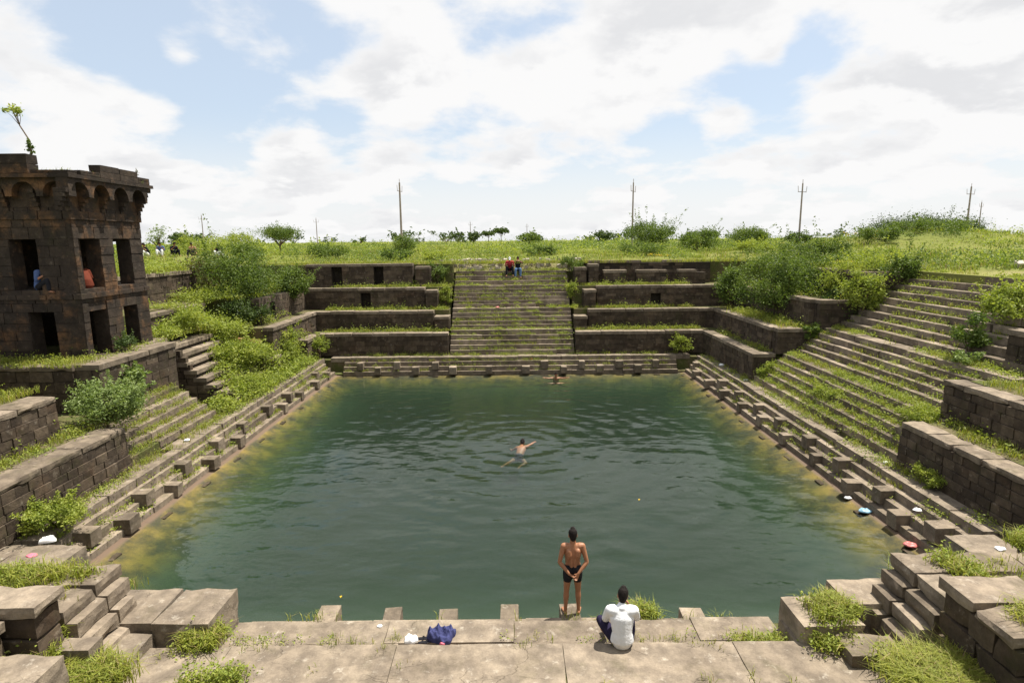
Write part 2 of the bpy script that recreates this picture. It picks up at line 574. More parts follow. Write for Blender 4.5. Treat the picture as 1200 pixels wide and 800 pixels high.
CUBE_V = np.array([[x, y, z] for x in (-.5, .5) for y in (-.5, .5) for z in (-.5, .5)], dtype=np.float32)
CUBE_Q = np.array([[0, 1, 3, 2], [4, 6, 7, 5], [0, 4, 5, 1], [2, 3, 7, 6], [0, 2, 6, 4], [1, 5, 7, 3]], dtype=np.int32)


class Boxes:
    """many plain or slightly irregular boxes joined into one mesh"""
    def __init__(self):
        self.b = []

    def add(self, x0, x1, y0, y1, z0, z1, jit=0.0):
        self.b.append((min(x0, x1), max(x0, x1), min(y0, y1), max(y0, y1), min(z0, z1), max(z0, z1), jit))

    def mesh(self, name, material, origin=(0, 0, 0)):
        B = np.array(self.b, dtype=np.float32)
        c = np.stack([(B[:, 0] + B[:, 1]) / 2, (B[:, 2] + B[:, 3]) / 2, (B[:, 4] + B[:, 5]) / 2], 1)
        s = np.stack([B[:, 1] - B[:, 0], B[:, 3] - B[:, 2], B[:, 5] - B[:, 4]], 1)
        V = c[:, None, :] + CUBE_V[None] * s[:, None, :]
        V += RNG.uniform(-1, 1, V.shape) * B[:, 6][:, None, None]
        V = V.reshape(-1, 3) - np.array(origin)
        Q = (CUBE_Q[None] + (np.arange(len(B)) * 8)[:, None, None]).reshape(-1, 4)
        return np_mesh(name, V, Q, None, material)

    def build(self, name, material, parent=None, origin=(0, 0, 0)):
        if parent is not None:
            origin = abs_loc(parent)
        return link(name, self.mesh(name, material, origin), parent, origin)


# side frames: u runs along the tank's side, d outwards from the water's edge
XL, XR, YF, YN = -9.45, 9.25, 31.1, 9.9


def fb(side, u0, u1, d0, d1):
    if side == 'F':
        return u0, u1, YF + d0, YF + d1
    if side == 'N':
        return u0, u1, YN - d1, YN - d0
    if side == 'R':
        return XR + d0, XR + d1, u0, u1
    if side == 'L':
        return XL - d1, XL - d0, u0, u1


def in_open(u0, u1, z0, z1, ops):
    return any(u0 < o[1] - 1e-3 and u1 > o[0] + 1e-3 and z0 < o[3] - 1e-3 and z1 > o[2] + 1e-3 for o in ops)


def courses(u0, u1, z0, z1, ch, sl, ops):
    """stones of a coursed wall as (u0,u1,z0,z1), cut round the openings"""
    out = []
    n = max(1, round((z1 - z0) / ch))
    edges = [z0 + (z1 - z0) * i / n for i in range(n + 1)]
    for k in range(1, n):
        edges[k] += rs.uniform(-.12, .12) * ch
        for o in ops:
            for zz in (o[2], o[3]):
                if abs(edges[k] - zz) < ch * .5:
                    edges[k] = zz
    for k in range(n):
        a, b_ = edges[k], edges[k + 1]
        if b_ - a < 0.03:
            continue
        cuts = sorted([(o[0], o[1]) for o in ops if a < o[3] - 1e-3 and b_ > o[2] + 1e-3])
        runs, p = [], u0
        for c0, c1 in cuts:
            if c0 > p:
                runs.append((p, c0))
            p = max(p, c1)
        if p < u1:
            runs.append((p, u1))
        for r0, r1 in runs:
            m_ = max(1, round((r1 - r0) / (sl * rs.uniform(.85, 1.15))))
            ws = [rs.uniform(.65, 1.35) for _ in range(m_)]
            tot = sum(ws)
            q = r0
            for w_ in ws:
                e = q + (r1 - r0) * w_ / tot
                out.append((q, e, a, b_))
                q = e
    return out


def wall_box(side, d, t):
    """maps a stone (u0,u1,z0,z1) and protrusion to world bounds; d = face, t = inward depth"""
    def f(u0, u1, dd0, dd1):
        return fb(side, u0, u1, dd0, dd1)
    return f


def retaining_wall(side, u0, u1, d, z0, z1, label, single=False, ops=(), ch=0.29, sl=0.5, cope=True, depth=0.5, batter=0.0,
                   cope_w=0.55, material='wall_stone', broken=0.0, cat='wall', group=None, name='retaining_wall', ends=True):
    """dry-laid stone wall: core, coursed facing stones, coping slabs on top"""
    x0, x1, y0, y1 = fb(side, u0, u1, d, d + depth)
    root = empty(name, ((x0 + x1) / 2, (y0 + y1) / 2, z0), label, cat, group)
    top = z1 - (0.17 if cope else 0.0)
    core = Boxes()
    us = sorted({u0 + .02, u1 - .02, *[o[0] for o in ops], *[o[1] for o in ops]})
    zs = sorted({z0, top, *[o[2] for o in ops], *[o[3] for o in ops]})
    for a, b_ in zip(us, us[1:]):
        for c, e in zip(zs, zs[1:]):
            if b_ - a > 1e-3 and e - c > 1e-3 and not in_open(a, b_, c, e, ops):
                core.add(*fb(side, a, b_, d + .014 + batter * .5, d + depth), c, e)
    for o in ops:                                                   # back of a niche
        core.add(*fb(side, o[0] - .05, o[1] + .05, d + depth - .04, d + depth + .06), o[2] - .05, o[3] + .05)
    core.build('wall_core', 'mortar', root)
    facing = Boxes()
    st = courses(u0, u1, z0, top, ch, sl, ops)
    for (a, b_, c, e) in st:
        if broken and e > top - ch * 1.5 and rs.random() < broken:
            continue
        pr = rs.uniform(0.0, 0.034) + batter * (1 - (c - z0) / max(1e-3, top - z0))
        g = 0.0035
        bx = fb(side, a + g, b_ - g, d - pr, d + .2)
        if single:
            stone('stone', root, *bx, c + g, e - g, material, rot=0.008)
        else:
            facing.add(*bx, c + g, e - g, 0.006)
    if ends:                                                        # dressed stones on the open ends
        n = max(1, round((top - z0) / ch))
        for ue, s in ((u0, -1), (u1, 1)):
            for k in range(n):
                c = z0 + (top - z0) * k / n
                e = z0 + (top - z0) * (k + 1) / n
                for (da, db) in ((d + .21, d + depth),):
                    bx = fb(side, ue - .012 - rs.uniform(0, .02) if s < 0 else ue - .1, ue + .1 if s < 0 else ue + .012 + rs.uniform(0, .02), da, db - .005)
                    if single:
                        stone('stone', root, *bx, c + .009, e - .009, material, rot=0.004)
                    else:
                        facing.add(*bx, c + .009, e - .009, 0.006)
    if facing.b:
        f = facing.build('facing_stones', material, root)
        f['kind'] = 'stuff'
    if cope:
        q = u0 - .03
        while q < u1 - .05:
            w_ = rs.uniform(.8, 1.5)
            e = min(q + w_, u1 + .03)
            if u1 - e < .35:
                e = u1 + .03
            if not (broken and rs.random() < broken):
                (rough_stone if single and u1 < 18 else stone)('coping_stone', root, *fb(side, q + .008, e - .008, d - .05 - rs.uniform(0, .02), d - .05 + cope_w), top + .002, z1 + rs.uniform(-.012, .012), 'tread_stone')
            q = e
    return root


def slab_row(parent, side, u0, u1, d0, d1, z0, z1, material, name='step', lo=1.1, hi=2.1, zj=.015, dj=.03, miss=0.0):
    q = u0
    while q < u1 - .05:
        e = min(q + rs.uniform(lo, hi), u1)
        if u1 - e < lo * .5:
            e = u1
        if rs.random() >= miss:
            dz_ = rs.uniform(-zj, zj)
            (rough_flat if side == 'N' and name == 'paving_slab' else stone)(name, parent, *fb(side, q + (.001 if side == 'N' else .004), e - (.001 if side == 'N' else .004), d0 + rs.uniform(-dj, dj), d1), z0, z1 + dz_, material)
        q = e


def staircase(side, u0, u1, flights, label, cat='staircase', material='tread_stone', miss=0.0, zbase=None, name='stone_staircase', lo=1.1, hi=2.1):
    """flights: list of (d_start, z_start, risers, rise, tread, d_landing_end)"""
    x0, x1, y0, y1 = fb(side, u0, u1, flights[0][0], flights[0][0] + 1)
    root = empty(name, ((x0 + x1) / 2, (y0 + y1) / 2, flights[0][1]), label, cat)
    core = Boxes()
    for (ds, zs, n, rise, tread, dend) in flights:
        for k in range(n):
            da = ds + k * tread
            db = da + tread if k < n - 1 else dend
            z = zs + (k + 1) * rise
            slab_row(root, side, u0 + .01, u1 - .01, da, min(da + tread + .22, max(db, da + .3)) if k < n - 1 else min(da + .62, dend + .05),
                     z - rise * .93, z, material, miss=miss, lo=lo, hi=hi)
            core.add(*fb(side, u0 + .015, u1 - .015, da + .045, db + .05), (zbase if zbase is not None else zs - .4), z - .03 - .004 * (k % 2))
    core.build('step_core', 'terrace_soil', root)
    return root


# ------------------------------------------------------------------ setting: pool, ledges, terraces
# basin floor and the drowned steps
bot = Boxes()
bot.add(XL - .4, XR + .4, YN - 1.0, YF + .4, -3.4, -1.45)
tag(bot.build('pool_bottom', 'silt'), kind='structure')

def bed_z(x, y):
    w = min(x - XL, XR - x, YF - y, (y - YN) + .3)
    prof = ((-.6, .07), (-.22, .055), (0.0, -.03), (.35, -.15), (.8, -.33), (1.4, -.62), (2.6, -.95), (4.0, -1.15), (50, -1.15))
    for (w0, z0), (w1, z1) in zip(prof, prof[1:]):
        if w <= w1:
            z = z0 + (z1 - z0) * (w - w0) / (w1 - w0)
            break
    k = max(0.0, min(1.0, w / .5 + .4))
    return z + k * (.045 * mnoise.noise((x * 1.1, y * 1.1, 2)) + .05 * mnoise.noise((x * 2.9, y * 2.9, 7)))


def bed_axis(lo, hi):
    edge = [0, .12, .25, .4, .55, .7, .85, 1.0, 1.2, 1.4, 1.7, 2.0, 2.4, 2.9, 3.5, 4.1]
    n = int((hi - lo - 8.2) / .7)
    return [lo + e for e in edge] + [lo + 4.1 + (hi - lo - 8.2) * i / n for i in range(1, n)] + [hi - e for e in edge[::-1]]


def fine_axis(lo, hi, st):
    n = int((hi - lo) / st)
    return [lo + (hi - lo) * i / n for i in range(n + 1)]


bx_, by_ = bed_axis(XL - .5, XR + .5), fine_axis(YN - 1.0, YF + .45, .22)
sv_ = [(x, y, bed_z(x, y)) for y in by_ for x in bx_]
nbx = len(bx_)
sq_ = [(j * nbx + i, j * nbx + i + 1, (j + 1) * nbx + i + 1, (j + 1) * nbx + i) for j in range(len(by_) - 1) for i in range(nbx - 1)]
tag(link('silt_bed', np_mesh('silt_bed', sv_, sq_, None, 'brown_silt', smooth=True)), kind='structure')

wat = Boxes()
wat.add(XL - .25, XR + .25, YN - .9, YF + .25, -3.2, 0.0)
tag(wat.build('water', 'pool_water'), kind='structure')

# bank below the ledges (solid core on which the edge steps rest)
bank = Boxes()
bank.add(XL - 3.1, XL - .3, 8.0, YF + 1.3, -2.2, .10)
bank.add(XR + .3, XR + 1.6, 8.0, YF + 1.31, -2.21, .10)
bank.add(XL - 1.5, XR + 1.5, YF + .12, YF + 1.5, -2.22, .104)
bank.add(XL - 1.5, XR + 1.5, 6.0, YN - .02, -2.23, .104)
# soil under ledges
bank.add(XL - 3.2, XL - .95, 11.6, YF + 1.2, -.5, .78)
bank.add(XR + .95, XR + 1.62, 11.6, YF + 1.2, -.5, .78)
bank.add(XL - 1.5, XR + 1.5, YF + .66, YF + 1.5, -.5, .784)
tag(bank.build('bank', 'terrace_soil'), kind='structure')


def edge_steps(side, u0, u1, tr, label, phase=0.0, third=True, gap=1.02, off=0.0):
    x0, x1, y0, y1 = fb(side, u0, u1, 0, .9)
    root = empty('edge_steps', ((x0 + x1) / 2, (y0 + y1) / 2, 0), label, 'steps')
    zz = (.22, .45, .68)
    for k in range(3):
        slab_row(root, side, u0, u1, off + k * tr, off + k * tr + tr + .25, zz[k] - .24, zz[k], 'tread_stone', lo=1.4, hi=3.0, dj=.014, zj=.010)
    u = u0 + .5 + phase
    i = 0
    while u < u1 - .25:
        w_ = .18 * rs.uniform(.8, 1.22)
        if third and rs.random() < .1:
            pass
        elif i % 2 == 0:
            stone('corbel_block', root, *fb(side, u - w_, u + w_, off + 2 * tr - .36 + rs.uniform(-.07, .1), off + 2 * tr + .15), .30, .70 + rs.uniform(-.03, .02), 'tread_stone', .03)
            if third:
                stone('corbel_block', root, *fb(side, u - w_, u + w_, -.12, .3), -.36, -.02, 'wall_stone', .012)
        else:
            stone('corbel_block', root, *fb(side, u - w_, u + w_, off + tr - .36 + rs.uniform(-.07, .1), off + tr + .15), .08, .47 + rs.uniform(-.03, .02), 'tread_stone', .03)
        u += gap * (rs.uniform(.94, 1.06) if third else 1.0)
        i += 1
    return root


edge_steps('F', XL + .2, XR - .2, .19, 'edge steps with studded blocks along the far side of the pool', .45, off=.06)
edge_steps('L', 11.9, YF + .2, .24, 'weedy edge steps with studded blocks along the left side of the pool', .3, off=.24)
edge_steps('R', 11.9, YF + .2, .24, 'sunlit edge steps with studded blocks along the right side of the pool', .1, off=.24)
edge_steps('N', -4.6, 4.3, .32, 'near edge steps with block tops standing just clear of the water', .77, third=False, gap=1.08)


def ledge(name, side, u0, u1, d0, d1, label):
    x0, x1, y0, y1 = fb(side, u0, u1, d0, d1)
    root = empty(name, ((x0 + x1) / 2, (y0 + y1) / 2, .9))
    tag(root, label, None, None, 'structure')
    wd = d1 - d0
    slab_row(root, side, u0, u1, d0, d0 + wd * .55, .66, .9, 'ledge_stone', 'paving_slab', *((.8, 1.6) if side != 'N' else (1.8, 3.2)))
    slab_row(root, side, u0, u1, d0 + wd * .55 + .012, d1 + .05, .66, .893, 'ledge_stone', 'paving_slab', *((.8, 1.6) if side != 'N' else (1.8, 3.2)), miss=.12 if side != 'N' else 0)
    return root


ledge('path_far', 'F', XL - .6, XR + .6, .63, 1.32, 'pale stone ledge running along the far side of the pool')
ledge('path_left', 'L', 11.75, YF + .5, .86, 1.5, 'pale stone ledge running along the left side of the pool')
ledge('path_right', 'R', 11.75, YF + .5, .93, 1.55, 'pale stone ledge running along the right side of the pool')
near_path = ledge('path_near', 'N', -4.66, 4.3, .96, 2.0, 'pale stone ledge running along the near side of the pool')

# earth of the terraces behind the walls
T = Boxes()
ZT = (2.12, 3.22, 4.46, 5.80)
# far side, left and right of the stair
for xa, xb in ((-17.5, -3.7), (3.7, 15.5)):
    for k, (dd, z) in enumerate(zip((1.83, 3.13, 4.43, 5.83), ZT)):
        T.add(xa - .01 * k, xb + .01 * k, YF + dd + (.72 if k == 3 and xa > 0 else 0), YF + 8.5 + .01 * k, -1 - .01 * k, z)
T.add(-3.75, 3.75, YF + 6.5, YF + 8.6, -1.06, 5.22)
# right side, far of its stair
for k, (dd, z) in enumerate(zip((2.03, 3.03, 4.63, 6.43), ZT)):
    T.add(XR + dd, 19.0 + .02 * k, 26.02, YF + 5 + .02 * k, -1.1 - .01 * k, z - .006)
# right side, near of its stair
for k, (dd, z) in enumerate(zip((2.23, 3.58, 6.03, 8.4), ZT)):
    T.add(XR + dd, 20.5 + .02 * k, 2.0 - .01 * k, 15.55 + (.4 if k == 1 else 1.1 if k > 1 else 0), -1.2 - .01 * k, z - .009)
# left side, far of its stair (a rough overgrown slope)
for k, (dd, z) in enumerate(zip((1.88, 2.43, 3.5, 7.75), ZT)):
    T.add(-19.5 - .02 * k, XL - dd, 26.1 + (0, 1.4, 2.6, 0)[k], YF + 5.1 + .02 * k, -1.3 - .01 * k, z - .012)
T.add(-19.6, -15.2, 22.6, 30, -1.36, 4.44)
T.add(-19.7, -16.9, 22.5, 30.2, -1.37, 5.78)
# left side, near of the lower stair
for k, (dd, z) in enumerate(zip((2.13, 3.38, 5.08), ZT)):
    T.add(-20.5 - .02 * k, XL - dd, 2.0 - .01 * k, 15.75 - (0, .7, .9)[k], -1.4 - .01 * k, z - .015)
# terrace under the big bush, and the tower's platform
T.add(-20.6, -12.28, 15.7, 20.5, -1.45, 2.10)
T.add(-20.7, -13.4, 17.85, 21.47, -1.46, 3.56)
T.add(-20.71, -13.95, 21.4, 22.38, -1.461, 3.555)
# near side, left and right of the slab
T.add(-13, -7.1, 3.0, 8.5, -1.5, 2.09)
T.add(6.96, 13, 3.0, 8.5, -1.51, 2.09)
T.add(-13, -7.3, 2.0, 6.5, -1.52, 2.25)
T.add(-7.4, -6.1, 4.0, 7.3, -1.525, 1.5)
T.add(6.0, 7.2, 4.0, 7.4, -1.526, 1.45)
T.add(-6.2, 6.2, 6.0, 7.85, -1.53, 1.165)
T.add(-4.6, 4.25, 7.9, 8.86, -.4, .862)
T.add(-6.2, 6.2, 4.0, 6.5, -1.54, 1.4)
tag(T.build('terrace', 'terrace_soil'), kind='structure')

# ------------------------------------------------------------------ the meadow, one sheet to the horizon
HX0, HX1, HY0, HY1 = -18.6, 18.4, 1.25, 38.2


def axis(lo, hi, first, grow, far):
    a = [lo]
    s = first
    while a[-1] > -far:
        a.append(a[-1] - s)
        s *= grow
    left = a[::-1]
    n = int((hi - lo) / first)
    mid = [lo + (hi - lo) * i / n for i in range(1, n)]
    r = [hi]
    s = first
    while r[-1] < far:
        r.append(r[-1] + s)
        s *= grow
    return np.array(left + mid + r)




def ground_z(x, y):
    # distance outside the tank's rim
    dx = max(HX0 - x, x - HX1, 0.0)
    dy = max(HY0 - y, y - HY1, 0.0)
    r = math.hypot(dx, dy)
    a = min(1.0, r / 6.0)
    z = 5.72 + a * (0.30 * mnoise.noise((x * .11, y * .11, 0)) + .12 * mnoise.noise((x * .45, y * .45, 3)))
    z += 1.75 * math.exp(-(((x - 29.5) / 7.5) ** 2 + ((y - 43.0) / 6.5) ** 2))
    z += 1.6 * math.exp(-(((x - 40) / 6.0) ** 2 + ((y - 34) / 7.0) ** 2))
    z += .45 * math.exp(-(((x + 24) / 8.0) ** 2 + ((y - 46) / 8) ** 2))
    z += .25 * a
    z += min(1.0, r / 900.0) * .4
    return z


ax = axis(HX0, HX1, 1.2, 1.16, 3500)
ay = axis(HY0, HY1, 1.2, 1.16, 3500)
gv = np.array([[x, y, ground_z(x, y)] for y in ay for x in ax])
nx = len(ax)
gq = []
for j in range(len(ay) - 1):
    for i in range(nx - 1):
        cx, cy = (ax[i] + ax[i + 1]) / 2, (ay[j] + ay[j + 1]) / 2
        if HX0 < cx < HX1 and HY0 < cy < HY1:
            continue
        if -6 < cx < 6 and -40 < cy < HY0:
            pass
        gq.append((j * nx + i, j * nx + i + 1, (j + 1) * nx + i + 1, (j + 1) * nx + i))
gme = np_mesh('ground', gv, gq, None, 'meadow', smooth=True)
tag(link('ground', gme), kind='structure')
# rim strips that tie the sheet to the top terrace
rim = Boxes()
rim.add(HX0 - .3, XL - 7.4, 22.4, HY1 + .3, 4.0, 5.755)
rim.add(HX0 - .31, -4.2, YF + 5.95, HY1 + .31, 4.0, 5.75)
rim.add(4.2, HX1 + .31, YF + 6.56, HY1 + .31, 4.0, 5.752)
rim.add(XR + 8.2, HX1 + .32, 2, HY1 + .3, 4.0, 5.745)
tag(rim.build('rim', 'meadow'), kind='structure')

# ------------------------------------------------------------------ retaining walls
# far side
RW = retaining_wall
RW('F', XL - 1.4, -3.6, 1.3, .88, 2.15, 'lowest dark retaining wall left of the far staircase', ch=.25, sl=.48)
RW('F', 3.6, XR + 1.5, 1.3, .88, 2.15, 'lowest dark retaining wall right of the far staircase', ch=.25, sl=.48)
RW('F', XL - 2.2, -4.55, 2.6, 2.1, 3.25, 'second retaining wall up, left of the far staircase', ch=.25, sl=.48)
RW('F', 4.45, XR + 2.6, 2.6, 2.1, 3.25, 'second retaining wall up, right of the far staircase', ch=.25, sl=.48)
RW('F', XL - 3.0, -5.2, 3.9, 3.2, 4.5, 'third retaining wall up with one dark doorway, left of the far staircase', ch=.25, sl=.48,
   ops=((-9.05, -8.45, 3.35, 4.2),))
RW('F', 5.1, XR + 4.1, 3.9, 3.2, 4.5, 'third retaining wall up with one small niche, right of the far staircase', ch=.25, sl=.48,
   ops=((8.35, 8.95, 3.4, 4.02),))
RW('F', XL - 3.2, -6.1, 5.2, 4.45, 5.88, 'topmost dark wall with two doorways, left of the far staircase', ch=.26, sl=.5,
   ops=((-11.1, -10.45, 4.6, 5.7), (-8.5, -7.9, 4.6, 5.7)), depth=.6)
for a, b_, lb in ((5.7, 7.1, 'short remnant of the topmost wall nearest the far staircase, right side'),
                  (7.75, 9.6, 'middle remnant of the broken topmost wall, right of the far staircase'),
                  (10.35, 12.0, 'remnant of the topmost wall beside the big bush, far right')):
    RW('F', a, b_, 5.2, 4.45, 5.35, lb, ch=.24, sl=.42, broken=.2, group=None)
RW('F', 4.7, 12.6, 6.1, 4.5, 5.92, 'ragged rubble course along the rim behind the wall remnants', ch=.2, sl=.5, broken=.45, cope=True, depth=.4, cope_w=.4)
# end piers beside the far stair
for (a, b_, d0, z0, z1, lb) in ((-4.45, -3.62, 2.25, 2.1, 2.95, 'low stone pier left of the far stair, on the first terrace'),
                                (3.62, 4.35, 2.3, 2.1, 2.9, 'low stone pier right of the far stair, on the first terrace'),
                                (-5.1, -4.4, 3.55, 3.2, 4.35, 'stone pier left of the far stair, on the second terrace'),
                                (4.3, 5.0, 3.5, 3.2, 4.3, 'stone pier right of the far stair, on the second terrace'),
                                (-5.9, -5.0, 5.0, 4.45, 5.7, 'broken stone pier left of the far stair, on the third terrace'),
                                (3.9, 4.6, 4.9, 4.4, 5.55, 'stone pier half hidden in weeds right of the far stair, top'),
                                (4.75, 5.35, 5.0, 4.4, 5.75, 'upright stone pier right of the far stair, beside the wall remnants')):
    RW('F', a, b_, d0, z0, z1, lb, ch=.24, sl=.4, depth=1.0, cope_w=.95, name='stone_pier', cat='pier')
# right side, far part
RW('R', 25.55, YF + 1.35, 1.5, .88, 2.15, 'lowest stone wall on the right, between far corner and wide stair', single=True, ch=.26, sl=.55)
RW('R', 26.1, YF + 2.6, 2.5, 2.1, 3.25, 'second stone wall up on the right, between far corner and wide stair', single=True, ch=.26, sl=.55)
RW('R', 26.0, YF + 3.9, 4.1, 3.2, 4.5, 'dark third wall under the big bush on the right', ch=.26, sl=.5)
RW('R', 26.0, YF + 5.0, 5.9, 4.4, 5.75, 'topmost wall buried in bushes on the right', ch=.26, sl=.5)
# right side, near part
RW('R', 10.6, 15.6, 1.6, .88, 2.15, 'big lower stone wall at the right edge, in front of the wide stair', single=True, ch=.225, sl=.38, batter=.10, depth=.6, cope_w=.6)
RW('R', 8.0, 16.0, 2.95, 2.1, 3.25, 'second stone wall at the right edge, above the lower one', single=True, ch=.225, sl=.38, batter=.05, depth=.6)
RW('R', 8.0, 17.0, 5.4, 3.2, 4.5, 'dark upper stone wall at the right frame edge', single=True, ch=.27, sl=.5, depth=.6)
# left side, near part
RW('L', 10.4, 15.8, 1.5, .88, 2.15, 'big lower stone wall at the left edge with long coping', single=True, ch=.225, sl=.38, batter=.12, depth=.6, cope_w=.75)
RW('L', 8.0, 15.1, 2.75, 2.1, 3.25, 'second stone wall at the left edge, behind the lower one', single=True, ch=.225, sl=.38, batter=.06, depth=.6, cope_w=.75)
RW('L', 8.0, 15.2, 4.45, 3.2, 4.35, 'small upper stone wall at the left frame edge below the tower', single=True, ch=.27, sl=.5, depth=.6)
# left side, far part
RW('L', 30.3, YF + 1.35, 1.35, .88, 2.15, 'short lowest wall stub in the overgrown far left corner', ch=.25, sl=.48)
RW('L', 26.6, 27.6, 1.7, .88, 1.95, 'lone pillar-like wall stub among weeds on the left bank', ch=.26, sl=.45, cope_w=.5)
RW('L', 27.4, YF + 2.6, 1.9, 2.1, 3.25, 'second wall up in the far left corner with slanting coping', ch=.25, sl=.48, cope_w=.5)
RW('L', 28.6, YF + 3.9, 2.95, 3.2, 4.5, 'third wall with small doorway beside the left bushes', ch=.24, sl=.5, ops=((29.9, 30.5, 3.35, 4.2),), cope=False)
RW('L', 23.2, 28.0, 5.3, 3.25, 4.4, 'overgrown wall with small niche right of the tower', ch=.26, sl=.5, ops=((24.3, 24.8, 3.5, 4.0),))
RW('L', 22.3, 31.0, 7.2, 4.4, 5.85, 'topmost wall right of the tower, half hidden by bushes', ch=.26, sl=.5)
# tower platform wall and the well slot
RW('L', 17.4, 21.5, 3.15, .8, 3.6, 'tall stone platform wall in front of the tower', single=True, ch=.34, sl=.55, depth=.8, cope_w=1.0)
RW('L', 21.35, 22.45, 4.0, .5, 3.6, 'dark stone wall closing the back of the slot beside the platform', ch=.32, sl=.5, depth=.5)
for (xa, xb, yy, z0, z1, lb) in ((10.78, 11.72, 25.56, .9, 2.15, 'return of the lowest right wall facing the wide stair'),
                               (11.8, 13.5, 25.62, 2.1, 3.25, 'short dark cross wall beside the second landing of the wide stair'),
                               (13.55, 15.3, 25.6, 3.2, 4.5, 'dark cross wall with pillar below the pale bush, right bank'),
                               (15.35, 17.9, 25.58, 4.4, 5.7, 'cross wall under bushes at the head of the wide stair')):
    RW('F', xa, xb, yy - YF, z0, z1, lb, ch=.26, sl=.45, depth=.45)
RW('F', -17.5, -13.3, 17.3 - YF, 2.0, 3.6, 'platform wall under the front of the tower', single=True, ch=.34, sl=.55, depth=.6)

# far side of the slot, carrying the short left stair
slot = Boxes()
slot_root = empty('well_slot_wall', (-13, 22.45, .6), 'dark side wall of the slot beside the tower platform', 'wall')
prof = [(-10.95, 1.15), (-11.3, 1.45), (-11.65, 1.72), (-12.05, 2.0), (-12.4, 2.3), (-12.75, 2.6), (-13.1, 2.9), (-13.5, 3.2)]
for (xa, za), (xb, zb) in zip(prof, prof[1:] + [(-17.0, 3.5)]):
    slot.add(xb, xa, 22.5, 26.05, -.6, za - .02)
slot.build('wall_core', 'mortar', slot_root)
for (a, b_, c, e) in courses(-16.5, -10.98, .55, 3.1, .28, .55, ()):
    lim = max([z for x, z in prof if x >= a - .02] or [1.15])
    if e < lim - .05:
        stone('stone', slot_root, a + .01, b_ - .01, 22.40, 22.6, c + .008, e - .008, 'wall_stone', .004)
left_stair = empty('stone_staircase', (-12, 24, .9), 'short overgrown staircase climbing left beside the tower platform', 'staircase')
for (xa, za), (xb, zb) in zip(prof, prof[1:] + [(-13.95, 3.5)]):
    q = 22.36
    while q < 26.0:
        e = min(26.05, q + rs.uniform(1.1, 1.9))
        stone('step', left_stair, xb - .12, xa + .05, q + .01, e - .01, za - .15, za + .01, 'tread_stone', .01)
        q = e
slotb = Boxes()
slotb.add(-17, -10.9, 21.3, 22.7, -.6, .62)
tag(slotb.build('slot_floor', 'terrace_soil'), kind='structure')

# ------------------------------------------------------------------ staircases
staircase('F', -3.52, 3.52, [(1.25, .9, 5, .25, .225, 2.62), (2.62, 2.15, 5, .22, .215, 3.95), (3.95, 3.25, 6, .208, .185, 5.3), (5.3, 4.5, 3, .27, .40, 6.6)],
          'broad central staircase climbing the far side of the pool', zbase=.3)
staircase('R', 15.65, 25.5, [(1.55, .9, 5, .25, .30, 3.35), (3.35, 2.15, 5, .23, .29, 5.25), (5.25, 3.3, 9, .268, .37, 8.9)],
          'wide staircase climbing the right side of the pool', zbase=.1)
staircase('L', 15.85, 20.9, [(1.55, .9, 5, .24, .30, 3.1)], 'low weedy steps below the tower platform', zbase=.1, miss=.08)

# ------------------------------------------------------------------ near side
near = empty('near_steps', (0, 7.4, 1.0), 'wide worn stone landing at the bottom edge of the picture', 'steps')
slab_row(near, 'N', -6.1, 6.0, YN - 7.93, YN - 7.0, .86, 1.2, 'ledge_stone', 'paving_slab', 1.7, 3.0, zj=.006)
slab_row(near, 'N', -6.1, 6.0, YN - 7.0, YN - 6.2, .86, 1.193, 'ledge_stone', 'paving_slab', 1.7, 3.0, zj=.006)
slab_row(near, 'N', -6.0, 6.0, YN - 6.25, YN - 5.4, 1.1, 1.45, 'tread_stone', 'paving_slab', 1.0, 1.8)


def pier(label, parts, sets=(), name='stone_pier', cat='pier'):
    x0, x1, y0, y1, z0, z1, mt = parts[0]
    root = empty(name, ((x0 + x1) / 2, (y0 + y1) / 2, z0), label, cat)
    for (x0, x1, y0, y1, z0, z1, mt) in parts:
        rough_stone('stone', root, x0, x1, y0, y1, z0, z1, mt, .010)
    return root


L_ = 'ledge_stone'
Wt = 'tread_stone'
pier('broad low stone block beside the near ledge, left corner', [(-5.55, -4.66, 8.05, 9.0, .6, 1.5, L_), (-6.5, -5.57, 8.1, 9.02, .6, 1.49, L_),
     (-6.0, -4.9, 8.06, 8.96, -.3, .59, Wt), (-6.05, -5.5, 7.2, 8.06, .8, 1.36, L_)])
parts = []
for k, (zt, xr) in enumerate(((2.15, -6.32), (1.95, -6.18), (1.7, -6.05), (1.45, -5.9))):
    zb = (1.95, 1.7, 1.45, .9)[k]
    parts += [(-7.1, xr, 8.08 + .02 * k, 8.68 - .06 * k, zb + .004, zt, Wt), (-7.12, xr + .01, 7.42 + .03 * k, 8.06 + .02 * k, zb + .004, zt - .006, Wt)]
pier('stepped stone pier with four set-offs, near left corner', parts)
pier('flat stone slab block behind the stepped pier, bottom left', [(-7.6, -6.2, 6.85, 7.38, 2.42, 2.60, Wt), (-9.2, -7.62, 6.9, 7.4, 2.42, 2.58, Wt),
     (-6.9, -6.26, 6.9, 7.33, 2.1, 2.41, 'wall_stone'), (-7.9, -6.92, 6.9, 7.34, 2.1, 2.41, 'wall_stone'), (-7.1, -6.24, 6.88, 7.33, 1.78, 2.09, 'wall_stone'), (-8, -7.12, 6.9, 7.34, 1.78, 2.09, 'wall_stone'),
     (-7.7, -6.55, 6.2, 6.82, 2.30, 2.46, Wt), (-9.3, -7.72, 6.25, 6.87, 2.30, 2.47, Wt), (-7.2, -6.6, 6.24, 6.8, 1.95, 2.29, 'wall_stone'), (-8.2, -7.22, 6.24, 6.8, 1.95, 2.29, 'wall_stone')], cat='slab')
